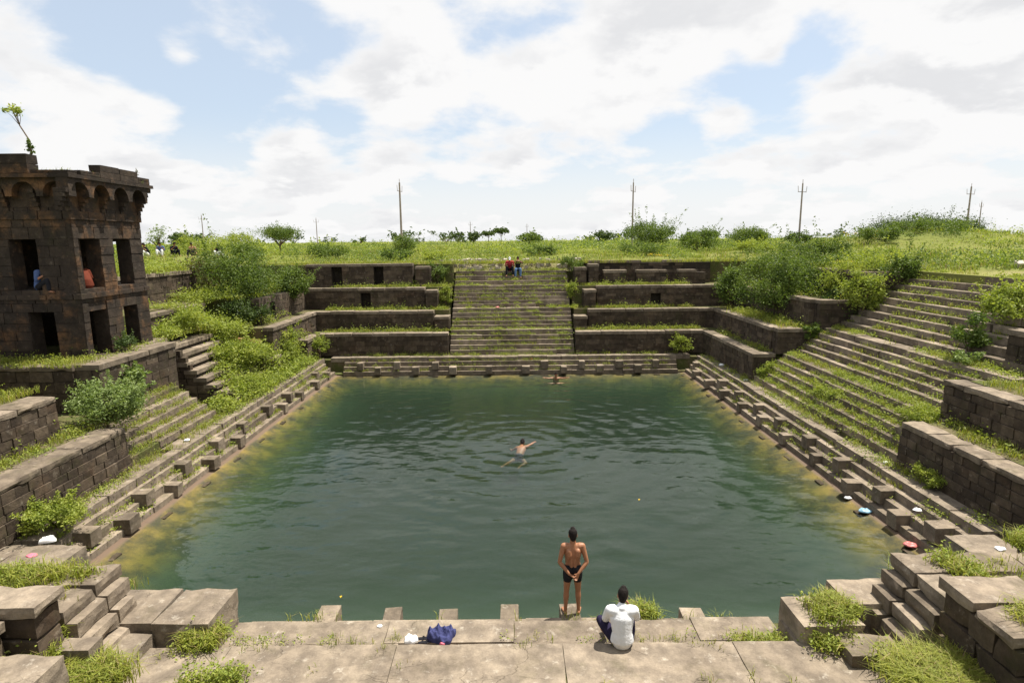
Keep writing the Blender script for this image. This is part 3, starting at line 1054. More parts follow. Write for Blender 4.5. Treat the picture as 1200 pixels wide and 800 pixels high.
pier('small loose square block among grass, bottom left', [(-6.42, -5.80, 7.12, 7.42, 1.2, 1.78, L_)], cat='block')
pier('flat slab at the bottom left corner of the picture', [(-6.7, -5.72, 6.1, 6.68, 1.2, 2.08, L_), (-7.5, -6.72, 6.15, 6.72, 1.2, 2.06, L_)], cat='slab')
pier('low grass-topped stone block at the right end of the near ledge', [(4.3, 5.25, 7.86, 8.63, .85, 1.5, Wt), (4.24, 4.6, 7.9, 8.5, .6, 1.18, Wt), (4.4, 5.3, 8.0, 8.6, -.2, .84, Wt)])
pier('flat pale slab between grassy block and stepped pier, right corner', [(5.28, 6.25, 8.4, 9.1, .7, 1.5, Wt), (5.3, 6.2, 8.42, 9.0, -.3, .69, Wt), (4.75, 5.6, 7.35, 7.85, .8, 1.4, Wt)], cat='slab')
parts = []
for k, (zt, xr) in enumerate(((2.15, 6.12), (1.9, 5.97), (1.65, 5.82), (1.4, 5.66))):
    zb = (1.9, 1.65, 1.4, .9)[k]
    parts += [(xr, 6.95, 8.2 + .02 * k, 8.8 - .05 * k, zb + .004, zt, L_ if k == 0 else Wt), (xr + .01, 6.96, 7.5 + .03 * k, 8.18 + .02 * k, zb + .004, zt - .006, L_ if k == 0 else Wt)]
pier('stepped stone pier with four set-offs, near right corner', parts)
pier('large flat slab block behind the stepped pier, bottom right', [(5.84, 6.9, 6.75, 7.36, 2.44, 2.61, Wt), (6.92, 8.4, 6.7, 7.33, 2.44, 2.6, Wt), (5.78, 7.2, 6.1, 6.73, 2.44, 2.605, Wt), (7.22, 8.6, 6.05, 6.68, 2.44, 2.59, Wt),
     (5.9, 6.6, 6.85, 7.31, 2.12, 2.43, 'wall_stone'), (5.86, 6.6, 6.42, 6.83, 2.12, 2.43, 'wall_stone'), (5.84, 6.6, 6.06, 6.4, 2.12, 2.43, 'wall_stone'), (6.62, 7.6, 6.8, 7.3, 2.12, 2.43, 'wall_stone'), (7.62, 8.5, 6.8, 7.28, 2.12, 2.43, 'wall_stone'),
     (5.88, 6.6, 6.7, 7.32, 1.76, 2.11, 'wall_stone'), (5.85, 6.6, 6.05, 6.68, 1.76, 2.11, 'wall_stone'), (6.62, 7.5, 6.7, 7.31, 1.76, 2.11, 'wall_stone'), (5.9, 7.2, 6.05, 7.33, 1.35, 1.75, 'wall_stone')], cat='slab')
pier('corner slab where left ledge meets the near side', [(-10.4, -9.08, 10.6, 11.55, .4, .92, L_), (-11.9, -10.42, 10.55, 11.6, .4, .9, L_), (-10.2, -9.12, 10.65, 11.5, -.6, .39, Wt)], cat='slab')
pier('corner slab where right ledge meets the near side', [(9.22, 10.3, 10.4, 11.65, .4, .91, L_), (8.5, 9.6, 9.75, 10.38, .3, .9, L_), (9.62, 11.2, 9.7, 10.38, .3, .895, L_), (9.25, 10.2, 10.5, 11.6, -.6, .39, Wt)], cat='slab')
RW('N', -10.9, -7.15, YN - 8.62, .5, 2.15, 'near stone wall running left from the stepped pier', single=True, ch=.3, sl=.55)
RW('N', 7.0, 8.8, YN - 8.7, .5, 2.15, 'near stone wall running right from the stepped pier', single=True, ch=.3, sl=.55)
pier('dark stone corner block at the right frame edge', [(8.85, 9.6, 8.9, 9.52, 1.5, 2.15, 'wall_stone'), (8.87, 9.62, 8.88, 9.5, .8, 1.49, 'wall_stone')])

# ------------------------------------------------------------------ the tower
TX0, TX1, TY0, TY1, TZ0 = -18.2, -13.6, 18.45, 21.87, 3.58
tw = empty('stone_tower', ((TX0 + TX1) / 2, (TY0 + TY1) / 2, TZ0), 'ruined square two-storey stone tower with arched corbels under its parapet', 'tower')
ops_r = [(18.72, 19.58, 3.58, 5.08), (20.34, 21.16, 3.58, 5.06), (18.66, 19.62, 5.80, 7.38), (20.28, 21.17, 5.80, 7.39)]
ops_f = [(-15.32, -14.52, 3.58, 5.1), (-15.62, -14.78, 5.80, 7.38), (-17.4, -16.6, 5.80, 7.38)]
core = Boxes()


def tower_wall(axis_, pos, u0, u1, ops, out, zc=8.35, thick=.5):
    us = sorted({u0, u1, *[o[0] for o in ops], *[o[1] for o in ops]})
    zs = sorted({TZ0 - .6, zc, *[o[2] for o in ops], *[o[3] for o in ops]})
    for a, b_ in zip(us, us[1:]):
        for c, e in zip(zs, zs[1:]):
            if in_open(a, b_, c, e, ops):
                continue
            if axis_ == 'x':
                core.add(pos - out * .03, pos - out * thick, a, b_, c, e)
            else:
                core.add(a, b_, pos - out * .03, pos - out * thick, c, e)
    for (a, b_, c, e) in courses(u0, u1, TZ0 - .02, zc, .30, .56, ops):
        pr = rs.uniform(-.004, .018)
        if axis_ == 'x':
            stone('stone', tw, pos + out * pr, pos - out * .16, a + .003, b_ - .003, c + .003, e - .003, 'tower_stone', .002)
        else:
            stone('stone', tw, a + .003, b_ - .003, pos + out * pr, pos - out * .16, c + .003, e - .003, 'tower_stone', .002)


tower_wall('x', TX1, TY0 + .0, TY1, ops_r, 1)
tower_wall('y', TY0, TX0, TX1 - .17, ops_f, -1)
# rear walls with openings that let the daylight through
tower_wall_core = [(TX0, 1, [(19.0, 19.7, 5.8, 7.3), (20.3, 21.1, 3.6, 5.0)])]
for a, b_, c, e in ((TY0 + .5, 19.0, 3, 8.35), (19.0, 19.7, 3, 5.8), (19.0, 19.7, 7.3, 8.35), (19.7, 20.3, 3, 8.35), (20.3, 21.1, 5.0, 8.35), (21.1, TY1 - .5, 3, 8.35)):
    core.add(TX0, TX0 + .5, a, b_, c, e)
for a, b_, c, e in ((TX0, -16.6, 3, 8.35), (-16.6, -15.8, 3, 3.6), (-16.6, -15.8, 5.1, 5.8), (-16.6, -15.8, 7.3, 8.35), (-15.8, -14.9, 3, 8.35),
                    (-14.9, -14.2, 3, 3.6), (-14.9, -14.2, 5.1, 5.8), (-14.9, -14.2, 7.3, 8.35), (-14.2, TX1 - .03, 3, 8.35)):
    core.add(a, b_, TY1 - .5, TY1 - .01, c, e)
core.add(TX0 + .4, TX1 - .4, TY0 + .4, TY1 - .4, 5.5, 5.76)            # upper floor
core.add(TX0 + .01, TX1 - .02, TY0 + .02, TY1 - .02, 8.352, 9.22)           # corbelled head
core.add(TX0 + .2, TX1 - .2, TY0 + .2, TY1 - .2, 9.2, 9.34)
core.build('tower_core', 'tower_stone', tw)


def string_course(z0, z1, pr, nm='string_course', lo=.7, hi=1.2):
    q = TY0 - pr
    while q < TY1 + pr - .05:
        e = min(TY1 + pr, q + rs.uniform(lo, hi))
        stone(nm, tw, TX1 - .2, TX1 + pr, q + .004, e - .004, z0, z1 + rs.uniform(-.008, .008), 'tower_stone', .003)
        q = e
    q = TX1 - .21
    while q > TX0 - pr + .05:
        e = max(TX0 - pr, q - rs.uniform(lo, hi))
        stone(nm, tw, e + .004, q - .004, TY0 - pr, TY0 + .2, z0, z1 + rs.uniform(-.008, .008), 'tower_stone', .003)
        q = e


string_course(5.50, 5.66, .06)
string_course(7.98, 8.24, .05, lo=.5, hi=.9)
string_course(9.20, 9.31, .42, 'cornice_slab', 1.3, 1.9)


def arch_panel(u0, u1, z0, z1, thick, orient, pos, out):
    """spandrel over a corbel arch: a plate with a semicircular cut, given real thickness"""
    c = (u0 + u1) / 2
    r = (u1 - u0) / 2 - .10
    zs = z1 - .10 - r
    pts_o, pts_i = [], []
    n = 9
    for i in range(n):
        a = math.pi - math.pi * i / (n - 1)
        pts_i.append((c + r * math.cos(a), zs + r * math.sin(a)))
    inner = [(c - r, z0)] + pts_i + [(c + r, z0)]
    outer = [(u0, z0)] + [(u0 + (u1 - u0) * i / (n - 1), z1) for i in range(n)] + [(u1, z0)]
    V, Q = [], []
    for dep in (0, 1):
        dd = pos - out * thick * dep
        for (u, z) in outer + inner:
            V.append((dd, u, z) if orient == 'x' else (u, dd, z))
    m_ = len(outer)
    for i in range(m_ - 1):
        Q.append((i, i + 1, m_ + i + 1, m_ + i))
        o_ = 2 * m_
        Q.append((o_ + i, o_ + m_ + i, o_ + m_ + i + 1, o_ + i + 1))
        Q.append((m_ + i, m_ + i + 1, o_ + m_ + i + 1, o_ + m_ + i))
        Q.append((i, o_ + i, o_ + i + 1, i + 1))
    org = abs_loc(tw)
    me = np_mesh('corbel_arch', np.array(V) - np.array(org), Q, None, 'tower_stone')
    bm = bmesh.new()
    bm.from_mesh(me)
    bmesh.ops.recalc_face_normals(bm, faces=bm.faces)
    bm.to_mesh(me)
    bm.free()
    return link('corbel_arch', me, tw, org)


nb = 4
wid = (TY1 + .02 - (TY0 - .4)) / nb
for i in range(nb):
    a = TY0 - .4 + i * wid
    arch_panel(a + .003, a + wid - .003, 8.66, 9.2, .36, 'x', TX1 + .36, 1)
for i in range(nb + 1):                                                # stepped corbels between the arches
    a = TY0 - .42 + i * wid * .995
    for k in range(5):
        zz = 8.24 + k * .13
        stone('corbel', tw, TX1 - .05, TX1 + .05 + k * .075, a - .085, a + .085, zz, zz + .128, 'tower_stone', .004)
for i in range(5):
    a = TX1 + .3 - (i + 1) * .95
    pan = arch_panel(a + .003, a + .947, 8.66, 9.2, .24, 'y', TY0 - .25, -1)
for i in range(6):
    a = TX1 + .0 - i * .95
    for k in range(5):
        zz = 8.24 + k * .13
        stone('corbel', tw, a - .085, a + .085, TY0 - .06 - k * .04, TY0 + .05, zz, zz + .128, 'tower_stone', .004)
for k in range(5):                                                     # flared far end of the corbelled head
    for (xa, xb) in ((TX1 - .75, TX1 + .05 + k * .075), (TX1 - 1.9, TX1 - .77)):
        stone('corbel', tw, xa, xb, TY1 - .1, TY1 + .05 + k * .07, 8.42 + k * .155, 8.42 + k * .155 + .152, 'tower_stone', .004)
# broken parapet
def parapet(x0, x1, y0, y1, z1, n, slope=0.0):
    along_x = (x1 - x0) > (y1 - y0)
    for k in range(n):
        if along_x:
            a, b_ = x0 + (x1 - x0) * k / n, x0 + (x1 - x0) * (k + 1) / n
            bx = (a + .003, b_ - .003, y0, y1)
        else:
            a, b_ = y0 + (y1 - y0) * k / n, y0 + (y1 - y0) * (k + 1) / n
            bx = (x0, x1, a + .003, b_ - .003)
        zt = z1 + slope * k / n + rs.uniform(-.012, .012)
        zm = 9.325 + (zt - 9.325) * .5
        stone('parapet_stone', tw, *bx, 9.325, zm - .002, 'tower_stone', .002)
        stone('parapet_stone', tw, *bx, zm + .002, zt, 'tower_stone', .002)


parapet(-18.4, -14.42, TY0 - .34, TY0 + .1, 9.90, 4)
parapet(-14.40, -13.25, TY0 - .32, TY0 + .08, 9.42, 2)
parapet(-13.62, -13.2, 18.6, 19.5, 9.46, 1)
parapet(-13.62, -13.24, 19.55, 21.5, 9.74, 2, -.06)
parapet(-13.62, -13.26, 21.52, 22.2, 9.56, 1)
# steps beside the tower's foot, left frame edge

# ------------------------------------------------------------------ vegetation
def rand_dirs(n):
    v = RNG.normal(size=(n, 3))
    return v / np.linalg.norm(v, axis=1, keepdims=True)


def leaf_arrays(C, size, up=0.35, aspect=0.5, tint=None):
    """diamond leaves at C; size per leaf"""
    n = len(C)
    a = rand_dirs(n)
    a[:, 2] *= 0.75
    nrm = rand_dirs(n) * (1 - up)
    nrm[:, 2] += up * 1.4
    b = np.cross(nrm, a)
    b /= (np.linalg.norm(b, axis=1, keepdims=True) + 1e-6)
    a /= (np.linalg.norm(a, axis=1, keepdims=True) + 1e-6)
    s = np.asarray(size).reshape(-1, 1) * np.ones((n, 1))
    fold = np.cross(a, b) * s * 0.12
    v0 = C - a * s * .5
    v1 = C + b * s * aspect * .5 + fold
    v2 = C + a * s * .5
    v3 = C - b * s * aspect * .5 + fold
    V = np.stack([v0, v1, v2, v3], 1).reshape(-1, 3)
    Q = np.arange(4 * n).reshape(-1, 4)
    T_ = np.repeat(np.zeros(n) + .5 if tint is None else tint, 4)
    return V, Q, T_


def blade_arrays(C, h, w, lean, tint):
    """grass blades, bent outwards: 5 vertices each"""
    n = len(C)
    an = RNG.uniform(0, 2 * math.pi, n)
    d = np.stack([np.cos(an), np.sin(an), np.zeros(n)], 1)
    sd_ = np.stack([-np.sin(an), np.cos(an), np.zeros(n)], 1)
    h = h.reshape(-1, 1)
    w = w.reshape(-1, 1)
    lean = lean.reshape(-1, 1)
    up = np.array([[0, 0, 1.0]])
    mid = C + up * h * .6 + d * h * lean * .3
    tip = C + up * h * (1 - lean * .35) + d * h * lean
    V = np.stack([C - sd_ * w * .5, C + sd_ * w * .5, mid + sd_ * w * .42, mid - sd_ * w * .42, tip], 1).reshape(-1, 3)
    i = (np.arange(n) * 5).reshape(-1, 1)
    Q = i + np.array([[0, 1, 2, 3]])
    R = i + np.array([[3, 2, 4]])
    return V, Q, R, np.repeat(tint, 5)


class Grass:
    def __init__(self):
        self.C, self.h, self.w, self.l, self.t = [], [], [], [], []

    def tufts(self, P, h, per=12, r=.09, w=.012, lean=.55):
        P = np.asarray(P, dtype=float)
        if len(P) == 0:
            return
        n = len(P)
        hh = np.asarray(h) * np.ones(n)
        ii = np.repeat(np.arange(n), per)
        off = RNG.normal(size=(n * per, 3)) * r
        off[:, 2] = 0
        self.C.append(P[ii] + off)
        self.h.append(hh[ii] * RNG.uniform(.45, 1.15, n * per))
        self.w.append(np.full(n * per, w) * RNG.uniform(.7, 1.4, n * per))
        self.l.append(np.clip(RNG.normal(lean, .28, n * per), .05, 1.2))
        self.t.append(np.clip(RNG.normal(.5, .25, n)[ii] + RNG.normal(0, .08, n * per), 0, 1))

    def build(self, name, material, kind='stuff', parent=None):
        V, Q, R, t_ = blade_arrays(np.concatenate(self.C), np.concatenate(self.h), np.concatenate(self.w), np.concatenate(self.l), np.concatenate(self.t))
        org = np.array(abs_loc(parent)) if parent is not None else np.zeros(3)
        o = link(name, np_mesh(name, V - org, Q, R, material, t_), parent, tuple(org))
        if kind:
            o['kind'] = kind
        return o


class Weeds:
    def __init__(self):
        self.C, self.s, self.t = [], [], []

    def clumps(self, P, r=.22, h=.25, per=30, size=.07):
        P = np.asarray(P, dtype=float)
        if len(P) == 0:
            return
        n = len(P)
        ii = np.repeat(np.arange(n), per)
        off = RNG.normal(size=(n * per, 3)) * r * .6
        off[:, 2] = np.abs(RNG.normal(size=n * per)) * h * .55 * np.exp(-(off[:, 0] ** 2 + off[:, 1] ** 2) / (r * r)) + .02
        self.C.append(P[ii] + off)
        self.s.append(size * RNG.uniform(.55, 1.35, n * per))
        self.t.append(np.clip(RNG.normal(.5, .22, n)[ii] + RNG.normal(0, .1, n * per), 0, 1))

    def build(self, name, material, kind='stuff', up=.45, aspect=.55):
        V, Q, t_ = leaf_arrays(np.concatenate(self.C), np.concatenate(self.s), up, aspect, np.concatenate(self.t))
        o = link(name, np_mesh(name, V, Q, None, material, t_))
        if kind:
            o['kind'] = kind
        return o


def patchy(x, y, scale=.6, seed=0.0):
    return np.array([mnoise.noise((a * scale, b_ * scale, seed)) for a, b_ in zip(x, y)])


def scatter(x0, x1, y0, y1, z, per_m2, thr=-.1, scale=.7, seed=0.0):
    n = int(abs((x1 - x0) * (y1 - y0)) * per_m2)
    x = RNG.uniform(x0, x1, n)
    y = RNG.uniform(y0, y1, n)
    keep = patchy(x, y, scale, seed) > thr
    return np.stack([x[keep], y[keep], np.full(keep.sum(), z)], 1)


def sc(side, u0, u1, d0, d1, z, per, thr=-.1, scale=.7, seed=0.0):
    a, b_, c, e = fb(side, u0, u1, d0, d1)
    return scatter(a, b_, c, e, z, per, thr, scale, seed)


def disc0(x, y, z, rx, ry, n):
    a = RNG.uniform(0, 2 * math.pi, n)
    r = RNG.uniform(0, 1, n) ** .5
    return np.stack([x + rx * r * np.cos(a), y + ry * r * np.sin(a), np.full(n, z)], 1)


sg = Grass()
sw = Weeds()
# crack grass and patches on the edge steps and ledges
for side, u0, u1, tr, thr, off in (('L', 11.9, YF, .24, -.12, .24), ('R', 11.9, YF, .24, .05, .24), ('F', XL, XR, .19, -.05, .06)):
    for k, z in enumerate((.23, .46, .69)):
        P_ = sc(side, u0, u1, off + (k + .5) * tr, off + (k + 1) * tr + .02, z, 42, thr + (.12 if k == 0 else 0), .9, k + 3.0)
        sg.tufts(P_, .17, 9, .06, .012)
        P_ = sc(side, u0, u1, off + (k + .4) * tr, off + (k + 1) * tr, z, 42 if side == 'L' else 24, thr - .04, .8, k + 9.0)
        sw.clumps(P_, .16, .19, 20, .062)
    wz = {'L': 1.45, 'R': 1.5, 'F': 1.28}[side]
    sg.tufts(sc(side, u0, u1, wz - .26, wz + .02, .9, 34, -.15, .7, 1.0), .2, 10, .07, .012)
    sw.clumps(sc(side, u0, u1, wz - .4, wz + .02, .9, 30, -.15, .6, 2.0), .18, .2, 20, .055)
sw.clumps(sc('L', 12, 28, 1.0, 1.5, .9, 12, .0, .8, 7.0), .16, .14, 18, .05)
sg.tufts(sc('L', 12, 24, .95, 1.5, .9, 13, .05, .8, 6.0), .15, 9, .07, .012)
# treads of the wide right stair, its lower flight thickly grown
for (ds, zs, n, rise, tread, dend, thr, dens) in ((1.55, .9, 5, .25, .30, 3.35, -.38, 55), (3.35, 2.15, 5, .23, .29, 5.25, -.08, 34), (5.25, 3.3, 9, .268, .37, 8.9, -.02, 22)):
    for k in range(n):
        d0 = ds + k * tread
        d1 = d0 + tread if k < n - 1 else dend
        z = zs + (k + 1) * rise + .005
        P_ = sc('R', 15.8, 25.4, d0 + tread * .42, d0 + tread * 1.02 if k < n - 1 else d1, z, dens, thr, .45, 20 + ds)
        sg.tufts(P_, .20, 9, .07, .012)
        sw.clumps(sc('R', 15.8, 25.4, d0 + tread * .4, d0 + tread if k < n - 1 else d1, z, dens * (1.3 if ds < 3 else .9), thr - .02, .5, 25 + ds), .17, .19, 20, .065)
sw.clumps(sc('R', 15.9, 22, 1.2, 2.9, 1.15, 5, .0, .5, 28), .28, .3, 34, .06)
# treads of the far stair
for (ds, zs, n, rise, tread, dend) in ((1.25, .9, 5, .25, .225, 2.62), (2.62, 2.15, 5, .22, .215, 3.95), (3.95, 3.25, 6, .208, .185, 5.3), (5.3, 4.5, 3, .27, .40, 6.6)):
    for k in range(n):
        d0 = ds + k * tread
        z = zs + (k + 1) * rise + .005
        sg.tufts(sc('F', -3.45, 3.45, d0 + tread * .5, d0 + tread * 1.02, z, 36, -.05, .8, 40 + z * 5), .22, 9, .07, .014)
        if k == n - 1:
            sw.clumps(sc('F', -3.45, 3.45, d0 + .12, dend, z, 16, -.12, .6, 48 + z), .2, .2, 24, .075)
        sw.clumps(sc('F', -3.45, 3.45, d0 + tread * .4, d0 + tread, z, 58, -.06, .8, 44 + z * 5), .16, .18, 18, .07)
# low left steps
for k in range(5):
    d0 = 1.55 + .3 * k
    z = .9 + (k + 1) * .24 + .01
    P_ = sc('L', 15.9, 20.8, d0 + .1, d0 + .3 if k < 4 else 3.0, z, 50, -.25, .6, 50)
    sg.tufts(P_, .2, 9, .07, .012)
    sw.clumps(sc('L', 15.9, 20.8, d0 + .1, d0 + .3 if k < 4 else 3.0, z, 34, -.15, .6, 52), .16, .22, 20, .055)
# terrace tops: grass behind the copings
for side, segs in (('F', ((XL - 1.4, -3.7), (3.7, XR + 1.5))), ('R', ((9, 15.5), (25.7, YF + 1))), ('L', ((9, 15.6), (27.5, YF + 1)))):
    for u0, u1 in segs:
        rows = {'F': ((1.9, 2.6, 2.13), (3.2, 3.9, 3.23), (4.5, 5.2, 4.47)),
                'R': ((2.25, 2.95 if u0 < 20 else 2.5, 2.13), (3.6, 5.4 if u0 < 20 else 4.1, 3.23), (6.1, 8.2, 4.47)),
                'L': ((2.3, 2.75 if u0 < 20 else 1.9, 2.13), (3.5, 4.45 if u0 < 20 else 2.9, 3.23), (5.2, 8.0, 4.4))}[side]
        for d0, d1, z in rows:
            if d1 > d0:
                sg.tufts(sc(side, u0, u1, d0, d1, z, 30, -.3, .7, 60 + z), .22, 11, .09, .014)
                sw.clumps(sc(side, u0, u1, d0, d1, z, 12 if u0 > 20 or side == 'F' else 7, -.15, .7, 63 + z), .26, .3, 28, .08)
                sw.clumps(sc(side, u0, u1, d1 - .2, d1, z, 13, -.05, .7, 66 + z), .24, .4, 30, .08)
                sw.clumps(sc(side, u0, u1, d0 - .35, d0, z + .03, 7, .08, .7, 69 + z), .16, .2, 22, .07)
# platform and tower foot
sg.tufts(scatter(-18, -13.0, 17.0, 18.4, 3.6, 26, -.4, .6, 70), .22, 10, .1, .014)
sw.clumps(scatter(-18, -13.0, 17.1, 18.4, 3.6, 9, -.4, .6, 71), .25, .3, 30, .06)
sw.clumps(scatter(-13.55, -12.95, 18.4, 21.8, 3.58, 12, -.3, .6, 72), .18, .22, 24, .06)
sw.clumps(scatter(-12.4, -11.2, 15.6, 17.3, 2.12, 12, -.4, .6, 73), .25, .3, 30, .07)
sw.clumps(scatter(-13.3, -11.6, 9, 15.2, 2.12, 8, -.2, .6, 74), .22, .22, 24, .06)
# tower head
sg.tufts(scatter(-14.3, -13.3, 18.3, 19.5, 9.35, 22, -.5, .6, 75), .2, 10, .08, .014)
sg.tufts(scatter(-13.5, -13.25, 21.4, 22.2, 9.34, 26, -.5, .6, 76), .16, 9, .06, .014)
# overgrown left slope
for (x0, x1, y0, y1, z, dn_) in ((-11.6, -10.6, 20.9, 30.5, .95, 14), (-12.6, -11.1, 26.2, 31, 1.7, 13), (-13.2, -11.5, 24.5, 31.5, 2.2, 11), (-14.8, -12.4, 25.8, 31.5, 3.25, 9),
                                  (-16.8, -13.4, 22.6, 30, 3.5, 7), (-18, -16.7, 22, 34, 5.85, 8), (-16.5, -13.0, 28, 35, 4.5, 7)):
    P_ = scatter(x0, x1, y0, y1, z, dn_ * 1.5, -.4, .5, 80 + z)
    P_[:, 2] += RNG.uniform(-.1, .25, len(P_))
    sw.clumps(P_, .36, .5, 46, .11)
    sg.tufts(scatter(x0, x1, y0, y1, z, 12, -.2, .5, 82 + z), .3, 10, .1, .016)
for i in range(150):
    x0 = RNG.uniform(-13.6, -10.7)
    y0 = RNG.uniform(22.6, 31.2)
    if y0 < 26 and x0 < -12.3:
        continue
    z0 = .95 + max(0, (-10.9 - x0)) * .82
    sw.clumps(disc0(x0, y0, z0, .3, .4, 5), .3, .45, 40, RNG.uniform(.07, .13))
# right bank behind the walls
for (x0, x1, y0, y1, z, dn_) in ((12.0, 13.4, 25.8, 34, 3.25, 5), (13.6, 15.4, 25.8, 34.5, 4.5, 6), (15.3, 18.4, 25.8, 37, 5.75, 6), (15, 17.9, 9, 15.8, 4.5, 6)):
    P_ = scatter(x0, x1, y0, y1, z, dn_, -.2, .5, 85 + z)
    sw.clumps(P_, .3, .4, 36, .08)
    sg.tufts(scatter(x0, x1, y0, y1, z, 14, -.25, .5, 87 + z), .32, 10, .1, .016)
sg.tufts(scatter(-17, 15, 36.9, 38.2, 5.78, 20, -.4, .5, 90), .28, 10, .1, .016)
# joints of the near ledge and landing
sg.tufts(sc('N', -4.6, 4.3, 1.42, 1.62, .9, 60, .02, 1.3, 92), .13, 10, .05, .008)
sw.clumps(sc('N', -4.6, 4.3, 1.40, 1.60, .9, 22, .05, 1.1, 192), .11, .13, 22, .04)
sg.tufts(sc('N', -6, 6, 1.93, 2.12, 1.2, 26, .1, 1.3, 193), .11, 10, .05, .008)
sg.tufts(sc('N', -4.6, 4.3, .62, .98, .69, 16, .0, 1.6, 93), .2, 10, .06, .01)
sg.tufts(sc('N', 1.9, 4.3, .62, .98, .69, 22, -.1, 1.6, 94), .24, 11, .06, .01)
sg.tufts(sc('N', -6, 6, 2.7, 2.95, 1.2, 9, .2, 1.6, 95), .13, 10, .05, .009)
sg.tufts(scatter(-6, 6, 7.2, 7.9, 1.2, 3, .2, 1.6, 96), .09, 8, .05, .009)
sg.tufts(scatter(-11, -7.0, 8.7, 10.5, .9, 18, -.2, 1.0, 97), .22, 12, .09, .011)
sg.tufts(scatter(6.9, 9.3, 8.8, 10.0, .9, 16, -.1, 1.0, 98), .22, 12, .09, .011)
sg.tufts(scatter(-10.8, -6.4, 7.45, 8.5, 2.12, 26, -.3, 1.0, 99), .18, 12, .08, .011)
sg.tufts(scatter(6.4, 10.8, 7.4, 8.5, 2.12, 26, -.2, 1.0, 100), .2, 12, .08, .011)
sg.build('grass', 'grass_blade')
sw.build('weeds', 'weed_leaf')

# meadow beyond the rim
mg = Grass()
mw = Weeds()


def meadow_points(n, y0, y1, spread=.95, pw=1.0):
    y = y0 + (y1 - y0) * RNG.uniform(0, 1, n) ** pw
    x = RNG.uniform(-1, 1, n) * (y * spread)
    keep = (y > 38.0) | (x < HX0) | (x > HX1)
    x, y = x[keep], y[keep]
    z = np.array([ground_z(a, b_) for a, b_ in zip(x, y)])
    return np.stack([x, y, z], 1)


P_ = meadow_points(9000, 24, 62)
k_ = patchy(P_[:, 0], P_[:, 1], .16, 5) > -.32
mg.tufts(P_[k_], .30 * (1 + .7 * patchy(P_[k_][:, 0], P_[k_][:, 1], .2, 8)), 9, .16, .03, .5)
P_ = meadow_points(5000, 55, 130, .95)
mg.tufts(P_, .42, 7, .35, .07, .5)
P_ = meadow_points(2600, 26, 70)
k_ = patchy(P_[:, 0], P_[:, 1], .14, 15) > .02
mw.clumps(P_[k_], .55, .75, 40, .12)
P_ = meadow_points(2200, 60, 220, .95)
k_ = patchy(P_[:, 0], P_[:, 1], .05, 25) > .0
mw.clumps(P_[k_], 1.1, 1.0, 26, .3)
P_ = meadow_points(900, 200, 900, .95, 1.3)
k_ = patchy(P_[:, 0], P_[:, 1], .012, 35) > -.1
mw.clumps(P_[k_], 3.5, 2.2, 22, 1.1)
sh_ = Weeds()
P_ = meadow_points(2600, 24, 80)
k_ = patchy(P_[:, 0], P_[:, 1], .12, 45) > .05
sh_.clumps(P_[k_], .75, .9, 60, .13)
P_ = meadow_points(2200, 70, 260)
k_ = patchy(P_[:, 0], P_[:, 1], .05, 55) > .05
sh_.clumps(P_[k_], 1.6, 1.4, 40, .32)
sh_.build('meadow_shrubs', 'bush_leaf')
mg.build('meadow_grass', 'meadow_blade')
mw.build('meadow_scrub', 'weed_leaf')
fl = Weeds()
for (x0, x1, y0, y1) in ((20, 27, 40, 46), (9.5, 11, 40, 42), (15.2, 17.2, 27, 28.2)):
    n = int(14 if x0 > 18 else 5)
    xs, ys = RNG.uniform(x0, x1, n), RNG.uniform(y0, y1, n)
    fl.clumps(np.stack([xs, ys, [ground_z(a, b_) + RNG.uniform(.2, .5) for a, b_ in zip(xs, ys)]], 1), .16, .12, 14, .08)
fl.build('yellow_flowers', 'yellow_flower')


def tube_mesh(bm_list, pts, r0, r1, seg=5):
    pts = [Vector(p) for p in pts]
    n = len(pts)
    V, Q = [], []
    for i, p in enumerate(pts):
        tdir = (pts[min(i + 1, n - 1)] - pts[max(i - 1, 0)]).normalized()
        s_ = tdir.orthogonal().normalized()
        u_ = tdir.cross(s_)
        r = r0 + (r1 - r0) * i / (n - 1)
        for k in range(seg):
            a = 2 * math.pi * k / seg
            V.append(p + (s_ * math.cos(a) + u_ * math.sin(a)) * r)
    for i in range(n - 1):
        for k in range(seg):
            k2 = (k + 1) % seg
            Q.append((i * seg + k, i * seg + k2, (i + 1) * seg + k2, (i + 1) * seg + k))
    bm_list.append((np.array(V), np.array(Q)))


def join_arrays(lst):
    V, Q, o_ = [], [], 0
    for v, q in lst:
        V.append(v)
        Q.append(q + o_)
        o_ += len(v)
    return np.concatenate(V), np.concatenate(Q)


